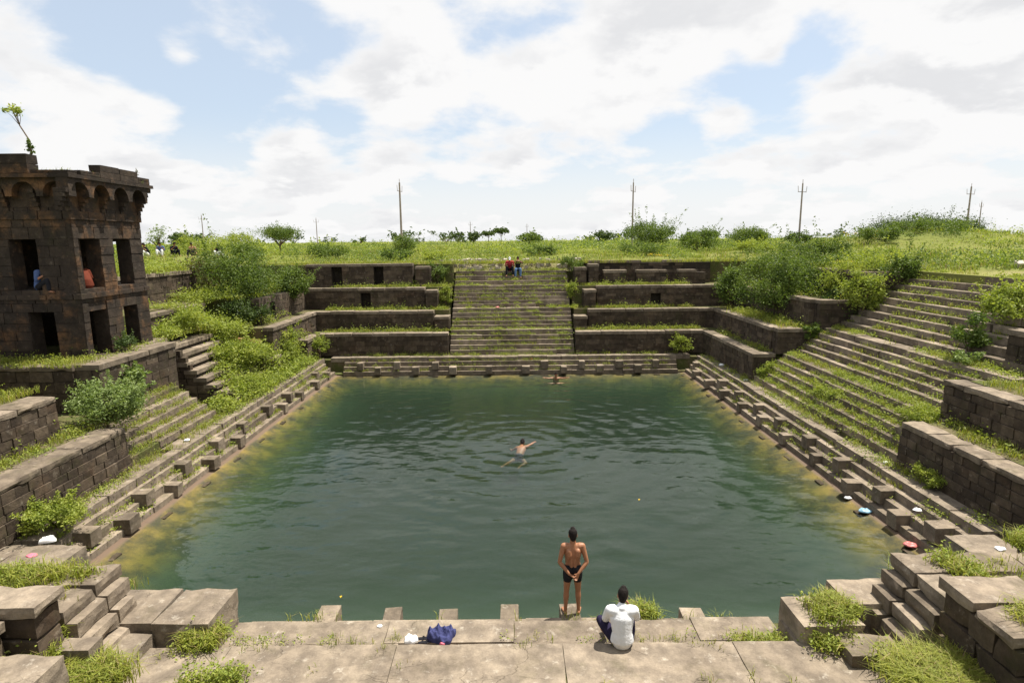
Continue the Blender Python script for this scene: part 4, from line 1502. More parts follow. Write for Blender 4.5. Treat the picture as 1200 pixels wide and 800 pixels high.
def bush(name, label, cat, x, y, z, rx, ry, h, leaves, size, material, group=None, flat=0.0, stem=.05, clumps=None, trunk_h=0.12, spread=.26, lean=(0, 0), aspect=.5, sprigs=True):
    """shrub or small tree: stems that reach into leaf clumps spread through an uneven crown"""
    root = empty(name, (x, y, z), label, cat, group)
    K = clumps or max(8, int(10 + 14 * math.sqrt(rx * h)))
    cc = []
    for i in range(K):
        d = RNG.normal(size=3)
        d /= np.linalg.norm(d)
        rr = RNG.uniform(.35, 1.0) ** .5
        lobe = .78 + .34 * mnoise.noise((d[0] * 1.6 + x, d[1] * 1.6 + y, d[2] * 1.6))
        zz = (d[2] * rr * lobe * .5 + .5)
        if flat:
            zz = 1 - (1 - zz) * (1 - flat)
        cc.append((x + lean[0] * zz + d[0] * rr * rx * lobe, y + lean[1] * zz + d[1] * rr * ry * lobe, z + h * (trunk_h + (1 - trunk_h) * zz * (.95 + .1 * RNG.uniform()))))
    cc = np.array(cc)
    per = max(6, leaves // K)
    ii = np.repeat(np.arange(K), per)
    cr = RNG.uniform(.65, 1.25, K) * spread * (rx * ry * h) ** (1 / 3)
    off = RNG.normal(size=(K * per, 3)) * cr[ii][:, None] * .55
    off[:, 2] *= .7
    C = cc[ii] + off
    ns = max(5, int(K * .55)) if sprigs else 1
    spr = []
    for i in range(ns):
        c0 = cc[RNG.integers(K)]
        d = (c0 - np.array((x, y, z + h * .35)))
        d = d / (np.linalg.norm(d) + 1e-6) + RNG.normal(0, .25, 3) + np.array((0, 0, .35))
        ln = RNG.uniform(.25, .62) * (rx * ry * h) ** (1 / 3)
        q = RNG.uniform(.15, 1.0, per // 5 + 4)[:, None]
        spr.append(c0 + d * q * ln + RNG.normal(0, .045 * ln + .012, (len(q), 3)))
    spr = np.concatenate(spr)
    C = np.concatenate([C, spr])
    C[:, 2] = np.maximum(C[:, 2], z + .03)
    tint = np.concatenate([np.clip(RNG.normal(.5, .28, K)[ii] + RNG.normal(0, .1, K * per), 0, 1), RNG.uniform(.5, 1, len(spr))])
    _t = np.clip(RNG.normal(.5, .25, K)[ii] + RNG.normal(0, .1, K * per), 0, 1)
    V, Q, t_ = leaf_arrays(C, size * RNG.uniform(.6, 1.35, len(C)), .3, aspect, tint)
    link('crown', np_mesh('crown', V - np.array((x, y, z)), Q, None, material, t_), root, (x, y, z))
    tl = []
    fork = Vector((x + lean[0] * trunk_h, y + lean[1] * trunk_h, z + h * trunk_h))
    tube_mesh(tl, [(x, y, z - .25), (x + .02, y, z + h * trunk_h * .5), fork], stem * 1.25, stem, 6)
    for i in RNG.choice(K, min(K, 9), replace=False):
        e = Vector(cc[i])
        mid = fork.lerp(e, .5) + Vector((RNG.normal(0, .06), RNG.normal(0, .06), .08)) * h * .4
        tube_mesh(tl, [fork, mid, e], stem * .6, stem * .15, 5)
    V, Q = join_arrays(tl)
    link('trunk' if trunk_h > .25 else 'stems', np_mesh('stems', V - np.array((x, y, z)), Q, None, 'bark'), root, (x, y, z))
    return root


gL = 'bushes overgrowing the left bank'
gR = 'bushes overgrowing the right bank'
B = bush
B('bush', 'largest dense bush on the left bank, left of the terraces', 'bush', -13.9, 30.2, 3.1, 2.3, 1.8, 3.9, 12000, .12, 'bush_leaf', gL, trunk_h=.2)
B('bush', 'dark leafy bush leaning against the topmost wall left of its doorways', 'bush', -12.5, 33.2, 3.9, 1.3, 1.0, 2.2, 4500, .12, 'bush_leaf', gL, trunk_h=.03)
B('bush', 'brownish half dry bush on the left bank, right of the tower', 'bush', -16.2, 31.5, 4.4, 1.35, 1.2, 2.5, 3000, .11, 'brown_leaf', gL)
B('bush', 'bright green bush beside the overgrown niche wall near the tower', 'bush', -14.7, 25.4, 3.3, 1.6, 1.3, 1.5, 5500, .10, 'weed_leaf', gL)
B('bush', 'low green bush at the foot of the largest left bush', 'bush', -13.3, 28.6, 2.7, 1.5, 1.0, 2.0, 4500, .11, 'dark_leaf', gL)
B('bush', 'yellow-green bush on the left bank behind the wall stub', 'bush', -11.9, 26.0, 1.5, 1.1, 1.1, 1.5, 4800, .10, 'weed_leaf', gL)
B('bush', 'yellow-green bush on the left bank above the slot', 'bush', -12.0, 25.1, 1.8, 1.1, 1.1, 1.2, 4200, .10, 'weed_leaf', gL)
B('bush', 'spreading low bush on the left bank between stub wall and slanting coping', 'bush', -11.6, 29.0, 1.8, 1.1, 1.2, 1.3, 4000, .10, 'weed_leaf', gL)
B('bush', 'low weeds bush hugging the left ledge below the stub wall', 'bush', -11.1, 23.6, 1.0, .55, 1.3, .8, 3200, .085, 'weed_leaf', gL)
B('bush', 'green bush in the far left corner of the first terrace', 'bush', -10.6, 31.6, 1.0, .6, .7, 1.2, 1500, .10, 'weed_leaf', gL)
B('bush', 'big pale green bush in front of the platform wall', 'bush', -11.75, 16.3, 2.05, 1.2, .85, 1.4, 8500, .085, 'pale_leaf', gL, stem=.03, trunk_h=.02)
B('bush', 'small broad-leaved plant growing out of the platform wall', 'bush', -12.4, 18.7, 2.5, .3, .6, .75, 260, .17, 'pale_leaf', gL, stem=.02, aspect=.8)
B('bush', 'dark low shrub at the tower foot between its doorways', 'bush', -13.25, 19.9, 3.58, .3, .6, .6, 900, .08, 'dark_leaf', gL, stem=.02)
B('bush', 'leafy low bush on the near left corner of the ledge', 'bush', -10.35, 12.35, .85, .95, .62, .68, 5200, .07, 'weed_leaf', gL, stem=.02)
B('bush', 'largest leafy bush on the right bank, hanging over the walls', 'bush', 13.5, 29.2, 2.9, 2.2, 1.8, 3.7, 13000, .12, 'bush_leaf', gR, trunk_h=.15)
B('bush', 'dark green bush crowded behind the largest right bank bush', 'bush', 14.8, 31.6, 4.3, 1.7, 1.3, 2.3, 6000, .13, 'bush_leaf', gR)
B('bush', 'mid green bush spilling over the topmost wall on the right', 'bush', 16.4, 29.4, 4.7, 1.5, 1.3, 1.9, 5500, .12, 'bush_leaf', gR, trunk_h=.05)
B('bush', 'yellow-green bush tumbling onto the upper flight of the wide stair', 'bush', 15.3, 25.2, 3.9, 1.2, .7, 1.9, 4500, .11, 'weed_leaf', gR, trunk_h=.05)
B('bush', 'green bush on the cross wall at the head of the wide stair', 'bush', 16.9, 25.6, 5.2, 1.1, .7, 1.2, 3500, .11, 'bush_leaf', gR, trunk_h=.05)
B('bush', 'leafy creeper over the end of the second right wall', 'bush', 13.2, 25.5, 2.7, .4, .35, .9, 1300, .1, 'bush_leaf', gR, trunk_h=.05)
B('bush', 'rounded bush left of the largest right bank bush', 'bush', 12.7, 33.7, 3.2, 1.1, 1.0, 2.5, 4500, .12, 'bush_leaf', gR)
B('bush', 'pale yellow-green bush above the pillar at the head of the wide stair', 'bush', 16.0, 26.9, 4.3, 1.7, 1.2, 2.1, 7000, .11, 'weed_leaf', gR)
B('bush', 'dark low bush between pillar and wide stair', 'bush', 15.0, 26.4, 3.3, 1.0, .8, 1.7, 3600, .11, 'dark_leaf', gR)
B('bush', 'bush on the rim behind the largest right bank bush', 'bush', 17.0, 32.5, 5.5, 1.9, 1.3, 1.7, 4500, .12, 'bush_leaf', gR)
B('bush', 'small bush on the rim at the head of the wide stair', 'bush', 17.8, 28.6, 5.5, 1.5, 1.1, 1.2, 3800, .11, 'weed_leaf', gR)
B('bush', 'small dark shrub standing on the wide stair', 'bush', 14.65, 18.4, 3.3, .55, .5, 1.55, 1700, .11, 'bush_leaf', gR, stem=.03)
B('bush', 'silvery low shrub just below the dark shrub on the wide stair', 'bush', 14.05, 17.7, 3.25, .45, .4, .5, 700, .09, 'pale_leaf', gR, stem=.02)
B('bush', 'yellow-green shrub on the wide stair at the right frame edge', 'bush', 16.2, 18.6, 4.3, 1.3, .9, 1.45, 4200, .11, 'weed_leaf', gR, stem=.03)
B('bush', 'tall weeds left of the top of the far stair', 'bush', -4.6, 36.6, 4.5, .75, .6, 1.5, 1600, .10, 'bush_leaf', None, stem=.03)
B('bush', 'weeds hanging left of the upper far stair', 'bush', -4.0, 35.4, 3.3, .5, .4, 1.3, 1100, .10, 'weed_leaf', None, stem=.03)
B('bush', 'dense weeds right of the top of the far stair', 'bush', 3.9, 37.0, 4.9, .9, .6, 1.4, 2000, .10, 'bush_leaf', None, stem=.03)
B('bush', 'yellow-green weeds right of the upper far stair', 'bush', 3.75, 35.6, 3.35, .5, .4, 1.35, 1100, .10, 'weed_leaf', None, stem=.03)
B('bush', 'green weeds in the corner where right ledge meets far ledge', 'bush', 9.5, 32.0, .9, .8, .35, .95, 1500, .09, 'weed_leaf', None, stem=.02)
B('bush', 'green weeds at the end of the lowest right wall beside the wide stair', 'bush', 11.2, 25.2, 1.0, .4, .6, .9, 1300, .09, 'weed_leaf', None, stem=.02)
B('bush', 'green clump on the lower flight of the wide stair', 'bush', 11.6, 20.6, 1.3, .8, 1.2, .6, 3000, .07, 'weed_leaf', None, stem=.02)
B('bush', 'bright green clump where the wide stair meets the lower right wall', 'bush', 11.8, 16.4, 1.85, .75, .7, .5, 3000, .06, 'weed_leaf', None, stem=.02)
B('bush', 'weeds growing at the foot of the lower right wall', 'bush', 10.62, 14.0, .9, .22, .7, .5, 1500, .06, 'weed_leaf', None, stem=.02)

# meadow trees and far shrubs
G1 = 'trees and shrubs on the meadow'


def on_ground(x, y):
    return ground_z(x, y) - .05


for (lb, x, y, rx, h, n, s_, mt, fl_t, th) in (
        ('flat-topped thorn tree on the meadow at the left', -23.4, 60, 2.3, 2.7, 5000, .15, 'bush_leaf', .45, .35),
        ('rounded yellow-green shrub left of the flat-topped thorn tree', -25.8, 56, 2.6, 2.2, 5000, .15, 'weed_leaf', .0, .1),
        ('bushy shrub at the foot of the leftmost tall pole', -9.3, 51, 1.4, 2.1, 4500, .12, 'bush_leaf', .0, .1),
        ('feathery thorn tree beside the second tall pole', 12.6, 55, 2.9, 2.75, 8000, .15, 'bush_leaf', .25, .08),
        ('wide low bush right of the feathery thorn tree', 17.1, 54, 2.5, 2.1, 7000, .15, 'bush_leaf', .0, .08),
        ('compact round bush standing alone before the third pole', 20.9, 52, 1.85, 2.15, 6000, .14, 'bush_leaf', .0, .08),
        ('wide flat thorn tree on top of the right mound', 36.3, 52, 4.7, 2.75, 26000, .14, 'dark_leaf', .30, .12),
        ('small spreading bush at the right end of the mound', 42.4, 52, 2.4, 1.7, 3500, .15, 'dark_leaf', .2, .15),
        ('thin wispy sapling beyond the tower', -37.0, 62, 1.0, 3.2, 500, .16, 'pale_leaf', .1, .3),
        ('small round tree far beyond the tower', -56, 100, 1.5, 3.2, 700, .5, 'dark_leaf', .1, .25),
        ('low dark bush far behind the second pole', 31, 200, 3.6, 4.4, 900, .8, 'dark_leaf', .0, .1),
        ('umbrella-shaped tree far behind the far stair', -3.5, 210, 3.4, 5.0, 600, .9, 'dark_leaf', .6, .5),
        ('second umbrella-shaped tree far behind the far stair', -8.5, 225, 3.0, 4.4, 600, .9, 'dark_leaf', .6, .5),
        ('small grove shrub far left of the umbrella-shaped trees', -12.0, 190, 2.2, 4.0, 500, .8, 'dark_leaf', .0, .2),
        ('round far bush right of the umbrella-shaped trees', 5.5, 170, 4.4, 3.6, 900, .8, 'bush_leaf', .0, .1),
        ('dark hedge-like bush at the foot of the third pole', 36.0, 74, 1.7, 1.9, 1400, .3, 'dark_leaf', .1, .1)):
    B('tree' if th >= .2 else 'shrub', lb, 'tree' if th >= .2 else 'shrub', x, y, on_ground(x, y), rx, rx * .9, h, n, s_, mt, G1, flat=fl_t, trunk_h=th, stem=.05 + .012 * h, sprigs=(n == 8000 or n == 500))
for (lb, x, y, rx, h, n, mt) in (
        ('low dark green meadow bush nearest the brownish left bush', -18.5, 41.5, 1.7, 1.2, 3000, 'bush_leaf'),
        ('broad low meadow bush behind the doorway wall, left one', -13.5, 43.5, 2.0, 1.0, 3000, 'bush_leaf'),
        ('broad low meadow bush behind the doorway wall, right one', -8.2, 42.5, 1.5, .9, 2400, 'bush_leaf'),
        ('low bush on the meadow just left of the head of the far stair', -5.4, 41.5, 1.1, .8, 1800, 'weed_leaf'),
        ('low green bush on the meadow straight behind the far stair', 2.2, 45.5, 1.6, .8, 2400, 'bush_leaf'),
        ('wide grey-green meadow bush right of the far stair', 9.8, 45.0, 2.3, 1.1, 3600, 'bush_leaf'),
        ('low yellow-green meadow bush before the compact round bush', 18.6, 45.5, 1.8, 1.0, 2600, 'weed_leaf'),
        ('dark low bush on the near flank of the mound', 25.5, 40.5, 2.0, 1.0, 3000, 'bush_leaf'),
        ('yellow-green thicket on the meadow at the far left', -24.5, 47.0, 2.6, 1.5, 3800, 'weed_leaf'),
        ('low bush on the crown of the mound', 30.0, 42.5, 3.2, .7, 4200, 'bush_leaf')):
    B('shrub', lb, 'shrub', x, y, on_ground(x, y), rx, rx * .8, h, n, .13, mt, G1, trunk_h=.05, stem=.03)
G2 = 'distant bushes along the horizon'
for i in range(46):
    y = RNG.uniform(230, 520)
    x = RNG.uniform(-.82, .86) * y
    hh = RNG.uniform(2.2, 5.5) * y / 300
    rx = hh * RNG.uniform(.6, 1.9)
    px_ = 600 + F_PX * x / y
    wh = ('left of the leftmost pole' if px_ < 470 else 'between the leftmost and second pole' if px_ < 740 else 'between the second and third pole' if px_ < 938 else 'right of the third pole')
    B('distant_bush', 'tiny dark bush on the horizon ' + wh, 'bush', x, y, on_ground(x, y), rx, rx, hh, 170, hh * .28, 'dark_leaf' if i % 3 else 'bush_leaf', G2 + ' ' + wh, trunk_h=.12, stem=.2, clumps=9, flat=(.4 if i % 4 == 0 else 0))
# plants on the tower head
B('sapling', 'slender leaning sapling growing on the tower top', 'sapling', -14.6, 18.55, 9.85, .36, .34, 1.4, 190, .10, 'weed_leaf', None, flat=.8, trunk_h=.66, stem=.018, clumps=7, lean=(-.34, .0), spread=.22, sprigs=False)
B('shrub', 'tiny leafy shrub at the foot of the tower top sapling', 'shrub', -14.54, 18.5, 9.85, .16, .14, .42, 160, .08, 'bush_leaf', None, stem=.012, clumps=5)
B('shrub', 'small shrub on the tower top at the frame edge', 'shrub', -16.0, 18.5, 9.8, .2, .2, .35, 120, .08, 'bush_leaf', None, stem=.012, clumps=5)
B('shrub', 'dry twiggy plant near the far end of the tower parapet', 'shrub', -13.4, 21.65, 9.34, .08, .08, .5, 40, .06, 'brown_leaf', None, stem=.018, clumps=5, trunk_h=.4)


def clump(name, label, pts, h, per, r, w, material='grass_blade', lean=.7, group='grass clumps in the near corners', leafy=9):
    pts = np.array(pts)
    root = empty(name, tuple(pts.mean(0)), label, 'grass clump', group)
    g = Grass()
    g.tufts(pts, h, per, r, w, lean)
    g.build('blades', material, 'stuff', root)
    if leafy:
        wd = Weeds()
        wd.clumps(pts[::max(1, len(pts) // leafy)] + RNG.normal(0, .05, (len(pts[::max(1, len(pts) // leafy)]), 3)) * np.array((1, 1, 0)), .17, .26, 60, .05)
        V, Q, t_ = leaf_arrays(np.concatenate(wd.C), np.concatenate(wd.s), .45, .6, np.concatenate(wd.t))
        org = np.array(abs_loc(root))
        lo_ = link('leaves', np_mesh('leaves', V - org, Q, None, 'weed_leaf', t_), root, tuple(org))
        lo_['kind'] = 'stuff'
    return root


def disc(x, y, z, rx, ry, n):
    a = RNG.uniform(0, 2 * math.pi, n)
    r = RNG.uniform(0, 1, n) ** .5
    return np.stack([x + rx * r * np.cos(a), y + ry * r * np.sin(a), np.full(n, z)], 1)


GC = clump
GC('grass_clump', 'bushy grass clump covering the low block at the right end of the near ledge', disc(4.85, 8.2, 1.5, .34, .3, 40), .27, 26, .07, .011)
GC('grass_clump', 'grass hanging below the low block at the right end of the near ledge', disc(4.75, 7.75, 1.25, .35, .14, 18), .22, 22, .06, .011)
GC('grass_clump', 'largest long-bladed grass clump in the bottom right corner', disc(5.55, 6.55, 1.55, .62, .45, 120), .46, 34, .1, .009, lean=.9)
GC('grass_clump', 'bright grass spilling over the flat slab block, bottom right edge', disc(6.7, 6.35, 2.58, .55, .2, 46), .26, 30, .09, .008, lean=.9)
GC('grass_clump', 'grass between landing and stepped pier, bottom right', disc(5.45, 7.25, 1.25, .35, .3, 40), .3, 22, .09, .011)
GC('grass_clump', 'grass on the corner slab behind the right stepped pier', disc(7.25, 9.4, .95, .5, .4, 44), .5, 24, .1, .013)
GC('grass_clump', 'grass on top of the right stepped pier', disc(6.85, 8.3, 2.14, .2, .3, 22), .24, 20, .06, .011)
GC('grass_clump', 'small grass clump beside the slab at the right frame edge', disc(8.6, 8.9, 2.15, .35, .22, 26), .3, 22, .08, .011)
GC('grass_clump', 'leafy grass clump on the near ledge beside the low left block', disc(-4.75, 8.02, 1.2, .28, .18, 30), .3, 26, .07, .012)
GC('grass_clump', 'grass clump between stepped pier and slab, bottom left', disc(-6.72, 7.42, 1.75, .28, .2, 26), .3, 24, .08, .011)
GC('grass_clump', 'grass clump around the loose square block, bottom left', disc(-6.5, 6.9, 1.75, .3, .25, 30), .26, 24, .08, .011)
GC('grass_clump', 'long grass clump at the bottom edge left of the landing', disc(-5.7, 6.95, 1.45, .5, .3, 60), .32, 26, .09, .012)
GC('grass_clump', 'grass fringe along the bottom edge of the picture, left of the middle', disc(-4.3, 7.2, 1.2, .5, .08, 16), .16, 20, .06, .01)
GC('grass_clump', 'grass strip on top of the near wall beside the left stepped pier', disc(-7.4, 8.3, 2.14, .75, .22, 50), .24, 22, .08, .011)
GC('grass_clump', 'grass tuft on the low step behind the seated man', disc(2.15, 9.25, .7, .3, .12, 16), .34, 22, .06, .011)
GC('grass_clump', 'yellow-green tuft at the right end of the near ledge', disc(3.85, 8.15, .92, .45, .1, 22), .26, 20, .06, .011)

# ------------------------------------------------------------------ rubble at the head of the far stair
rb_v, rb_q = [], []
ys_ = np.linspace(37.5, 41.2, 16)
xs_ = np.linspace(-4.9, 4.9, 40)
for y in ys_:
    for x in xs_:
        f_ = min(1.0, (y - 37.5) / .95)
        zz = 5.26 + .55 * f_
        if y > 38.1:
            zz = max(zz, ground_z(x, y) + .05 - max(0.0, (abs(x) - 3.6)) * .12 - max(0.0, y - 40.2) * .12)
        rb_v.append((x, y, zz + .05 * mnoise.noise((x * 1.7, y * 2.1, 4))))
for j in range(len(ys_) - 1):
    for i in range(39):
        rb_q.append((j * 40 + i, j * 40 + i + 1, (j + 1) * 40 + i + 1, (j + 1) * 40 + i))
soil_mat('dry_earth', [(0.3, (0.25, 0.20, 0.12)), (0.5, (0.18, 0.17, 0.07)), (0.65, (0.30, 0.25, 0.17)), (0.8, (0.36, 0.31, 0.25))], 1.6)
tag(link('earth_slope', np_mesh('earth_slope', rb_v, rb_q, None, 'dry_earth', smooth=True)), kind='structure')
rk = Boxes()
for i in range(150):
    x, f_ = RNG.uniform(-4.6, 4.6), RNG.uniform(0, 1)
    if i < 70:
        x = RNG.normal(-2.2, .7)
    s_ = RNG.uniform(.04, .15)
    yy = 37.6 + 2.4 * f_
    z = 5.26 + .55 * min(1.0, (yy - 37.5) / .95) + .02
    rk.add(x - s_, x + s_ * RNG.uniform(.5, 1.4), yy - s_ * .6, yy + s_ * .6, z - .08, z + s_ * 1.1 + .05, s_ * .35)
tag(rk.build('rubble', 'rubble'), kind='stuff')
eg = Grass()
eg.tufts(scatter(-4.8, 4.8, 37.6, 38.3, 5.5, 14, .1, .8, 120), .22, 9, .09, .016)
eg.build('slope_grass', 'meadow_blade')
# bare red earth bank among the left weeds
re_ = Boxes()
re_.add(-12.9, -11.9, 26.3, 27.3, 1.8, 2.75, .12)
tag(re_.build('earth_bank', 'red_earth'), kind='structure')
rock = empty('pale_rock', (21.6, 24.6, 5.7), 'pale elongated rock lying on the grass at the right frame edge', 'rock')
stone('stone', rock, 21.2, 22.2, 24.4, 24.8, 5.75, 6.15, 'rubble', .3)


# ------------------------------------------------------------------ people
def sweep(path, radii, side=None, seg=14):
    """closed tube through path with elliptical rings (ra along side, rb across)"""
    pts = [Vector(p) for p in path]
    rad = [(r, r) if not isinstance(r, tuple) else r for r in radii]
    # rounded ends
    d0 = (pts[0] - pts[1]).normalized()
    d1 = (pts[-1] - pts[-2]).normalized()
    P, R = [], []
    for f_, g_ in ((.85, .35), (.55, .75)):
        P.append(pts[0] + d0 * min(rad[0]) * f_)
        R.append((rad[0][0] * g_, rad[0][1] * g_))
    for p, r in zip(pts, rad):
        P.append(p)
        R.append(r)
    for f_, g_ in ((.55, .75), (.85, .35)):
        P.append(pts[-1] + d1 * min(rad[-1]) * f_)
        R.append((rad[-1][0] * g_, rad[-1][1] * g_))
    V, F = [], []
    n = len(P)
    for i in range(n):
        if i <= 2:
            t_ = pts[1] - pts[0]
        elif i >= n - 3:
            t_ = pts[-1] - pts[-2]
        else:
            t_ = P[i + 1] - P[i - 1]
        t_ = t_.normalized()
        s_ = Vector(side) if side is not None else t_.orthogonal()
        s_ = (s_ - t_ * s_.dot(t_)).normalized()
        u_ = t_.cross(s_)
        for k in range(seg):
            a = 2 * math.pi * k / seg
            V.append(P[i] + s_ * (R[i][0] * math.cos(a)) + u_ * (R[i][1] * math.sin(a)))
    for i in range(n - 1):
        for k in range(seg):
            k2 = (k + 1) % seg
            F.append((i * seg + k, i * seg + k2, (i + 1) * seg + k2, (i + 1) * seg + k))
    F.append(tuple(reversed(range(seg))))
    F.append(tuple((n - 1) * seg + k for k in range(seg)))
    return V, F


def fuse(pieces, voxel, smooth=3, shrink=0.5):
    """melt overlapping closed pieces into one continuous skin"""
    V, F, o_ = [], [], 0
    for v, f in pieces:
        V += [tuple(q) for q in v]
        F += [tuple(i + o_ for i in q) for q in f]
        o_ += len(v)
    me = bpy.data.meshes.new('tmp')
    me.from_pydata(V, [], F)
    bm = bmesh.new()
    bm.from_mesh(me)
    bmesh.ops.recalc_face_normals(bm, faces=bm.faces)
    bm.to_mesh(me)
    bm.free()
    ob = bpy.data.objects.new('tmp', me)
    COL.objects.link(ob)
    md = ob.modifiers.new('r', 'REMESH')
    md.mode = 'VOXEL'
    md.voxel_size = voxel
    md.use_smooth_shade = True
    if smooth:
        ms = ob.modifiers.new('s', 'SMOOTH')
        ms.factor = shrink
        ms.iterations = smooth
    dg = bpy.context.evaluated_depsgraph_get()
    out = bpy.data.meshes.new_from_object(ob.evaluated_get(dg))
    bpy.data.objects.remove(ob)
    bpy.data.meshes.remove(me)
    return out


def body_piece(name, root, pieces, voxel, material, smooth=3):
    me = fuse(pieces, voxel, smooth)
    me.name = name
    me.materials.clear()
    me.materials.append(MATS[material])
    o = bpy.data.objects.new(name, me)
    COL.objects.link(o)
    o.parent = root
    return o


def lerp(a, b_, t_):
    return Vector(a).lerp(Vector(b_), t_)


def person(label, loc, rz, J, skin='skin', voxel=.012, clothes=(), hair=True, hair_mat='hair', detail=True, group=None, sc_=1.0, cap=None):
    """J: joints in the person's own frame (facing +Y). Left is -X."""
    root = empty('person', loc, label, 'person', group, rz)
    root.scale = (sc_,) * 3
    side = Vector(J.get('side', (1, 0, 0))).normalized()
    pel, wai, che, nek, hed = (Vector(J[k]) for k in ('pelvis', 'waist', 'chest', 'neck', 'head'))
    up_h = (hed - nek).normalized()
    fac = Vector(J.get('face', (0, 1, 0))).normalized()
    fac = (fac - up_h * fac.dot(up_h)).normalized()
    hs = up_h.cross(fac)                                             # towards the person's left
    spine = [pel + (pel - wai) * .28, pel, lerp(pel, wai, .55), wai, lerp(wai, che, .5), che, lerp(che, nek, .55), nek]
    srad = [(.135, .095), (.165, .115), (.152, .105), (.135, .092), (.152, .102), (.172, .112), (.150, .088), (.062, .058)]

    def torso(gr, lo=0, hi=8):
        return sweep(spine[lo:hi], [(a + gr, b_ + gr) for a, b_ in srad[lo:hi]], side)

    def limb(a, b_, r0, rm, r1, gr=0.0, f0=0.0, f1=1.0, bulge=.35):
        a, b_ = Vector(a), Vector(b_)
        ts = [f0 + (f1 - f0) * i / 4 for i in range(5)]

        def rr(q):
            return (r0 + (rm - r0) * q / bulge) if q < bulge else (rm + (r1 - rm) * (q - bulge) / (1 - bulge))
        return sweep([a.lerp(b_, q) for q in ts], [rr(q) + gr for q in ts], None, 12)

    body = [torso(0)]
    body.append(sweep([lerp(che, nek, .7), nek, lerp(nek, hed, .55)], [(.075, .066), (.056, .056), (.054, .058)], side))
    # head: skull, jaw, nose, ears
    body.append(sweep([hed - up_h * .075, hed - up_h * .03, hed + up_h * .03, hed + up_h * .075, hed + up_h * .1],
                      [(.052, .066), (.068, .085), (.074, .094), (.064, .082), (.042, .055)], hs))
    body.append(sweep([hed - up_h * .05 + fac * .03, hed - up_h * .095 + fac * .055], [(.052, .05), (.03, .028)], hs, 10))
    if detail:
        body.append(sweep([hed + fac * .085 + up_h * .01, hed + fac * .112 - up_h * .028], [.009, .014], hs, 8))
        body.append(sweep([hed + fac * .075 - up_h * .058 - hs * .02, hed + fac * .075 - up_h * .058 + hs * .02], [.012, .012], up_h, 8))
        for s in (-1, 1):
            body.append(sweep([hed + hs * s * .076 + up_h * .022 - fac * .008, hed + hs * s * .078 - up_h * .03], [(.010, .02), (.009, .014)], hs, 8))
    for s, L in ((-1, 'L'), (1, 'R')):
        sh, el, wr = (Vector(J[k + L]) for k in ('sh', 'el', 'wr'))
        hp, kn, an, to = (Vector(J[k + L]) for k in ('hip', 'kn', 'an', 'toe'))
        body.append(sweep([lerp(che, nek, .5) + side * s * .05, lerp(che, sh, .75) + (nek - che) * .12, sh], [.075, .072, .060], None, 12))
        body.append(limb(sh, el, .056, .050, .037))
        body.append(limb(el, wr, .038, .041, .025, bulge=.25))
        body.append(sweep([hp, lerp(hp, kn, .25), lerp(hp, kn, .6), kn], [.088, .084, .066, .052], None, 14))
        body.append(sweep([kn, lerp(kn, an, .28), lerp(kn, an, .65), an], [.050, .055, .040, .032], None, 12))
        fd = (to - an)
        fl = Vector((fd.x, fd.y, 0)) if abs(fd.z) < .09 else fd
        hl = an - fl.normalized() * .03 + Vector((0, 0, -.03)) * (1 if abs(fd.z) < .09 else 0)
        body.append(sweep([hl, lerp(hl, to, .5), to], [(.033, .032), (.04, .027), (.042, .018)], fl.cross(Vector((0, 0, 1))) if fl.cross(Vector((0, 0, 1))).length > .01 else None, 10))
        # hand: palm, four unequal bent fingers and a thumb
        hd = Vector(J.get('hd' + L, wr - el)).normalized()
        pn = Vector(J.get('pn' + L, (0, -1, 0)))                     # the way the palm faces
        pn = (pn - hd * pn.dot(hd)).normalized()
        wd = hd.cross(pn)
        if L == 'L':
            wd = -wd                                                 # towards the thumb
        pe = wr + hd * .085
        body.append(sweep([wr, wr + hd * .04, pe], [(.026, .02), (.038, .016), (.040, .014)], wd, 10))
        if detail:
            cu = J.get('curl' + L, .5)
            for k, (off, ln) in enumerate(((.030, .070), (.010, .078), (-.011, .072), (-.031, .058))):
                p0 = pe + wd * off - hd * .01
                d1 = (hd * math.cos(cu * .6) + pn * math.sin(cu * .6) + wd * off * 1.5).normalized()
                d2 = (hd * math.cos(cu * 1.4) + pn * math.sin(cu * 1.4)).normalized()
                d3 = (hd * math.cos(cu * 2.0) + pn * math.sin(cu * 2.0)).normalized()
                p1 = p0 + d1 * ln * .45
                p2 = p1 + d2 * ln * .32
                p3 = p2 + d3 * ln * .23
                body.append(sweep([p0, p1, p2, p3], [.0100, .0092, .0084, .007], wd, 8))
            t0 = wr + hd * .025 + wd * .028
            t1 = t0 + (hd * .6 + wd * .75 + pn * .25).normalized() * .036
            t2 = t1 + (hd * .85 + wd * .3 + pn * .35).normalized() * .034
            body.append(sweep([t0, t1, t2], [.0125, .0105, .008], pn, 8))
    for pc in J.get('muscle', ()):
        body.append(sweep(*pc))
    body_piece('body', root, body, voxel, skin)
    # hair
    if hair:
        hp_ = [sweep([hed - up_h * .055 - fac * .035, hed - fac * .022 + up_h * .0, hed - fac * .012 + up_h * .05, hed - fac * .006 + up_h * .095, hed - fac * .004 + up_h * .118],
                     [(.056, .060), (.079, .082), (.084, .094), (.076, .088), (.052, .062)], hs, 16)]
        body_piece('hair', root, hp_, max(voxel, .012), hair_mat, 2)
    if cap:
        body_piece('cap', root, [sweep([hed + up_h * .04, hed + up_h * .09, hed + up_h * .125], [(.085, .1), (.078, .092), (.045, .055)], hs, 14),
                                 sweep([hed + fac * .08 + up_h * .045, hed + fac * .16 + up_h * .03], [(.07, .012), (.05, .008)], hs, 10)], .014, cap, 1)
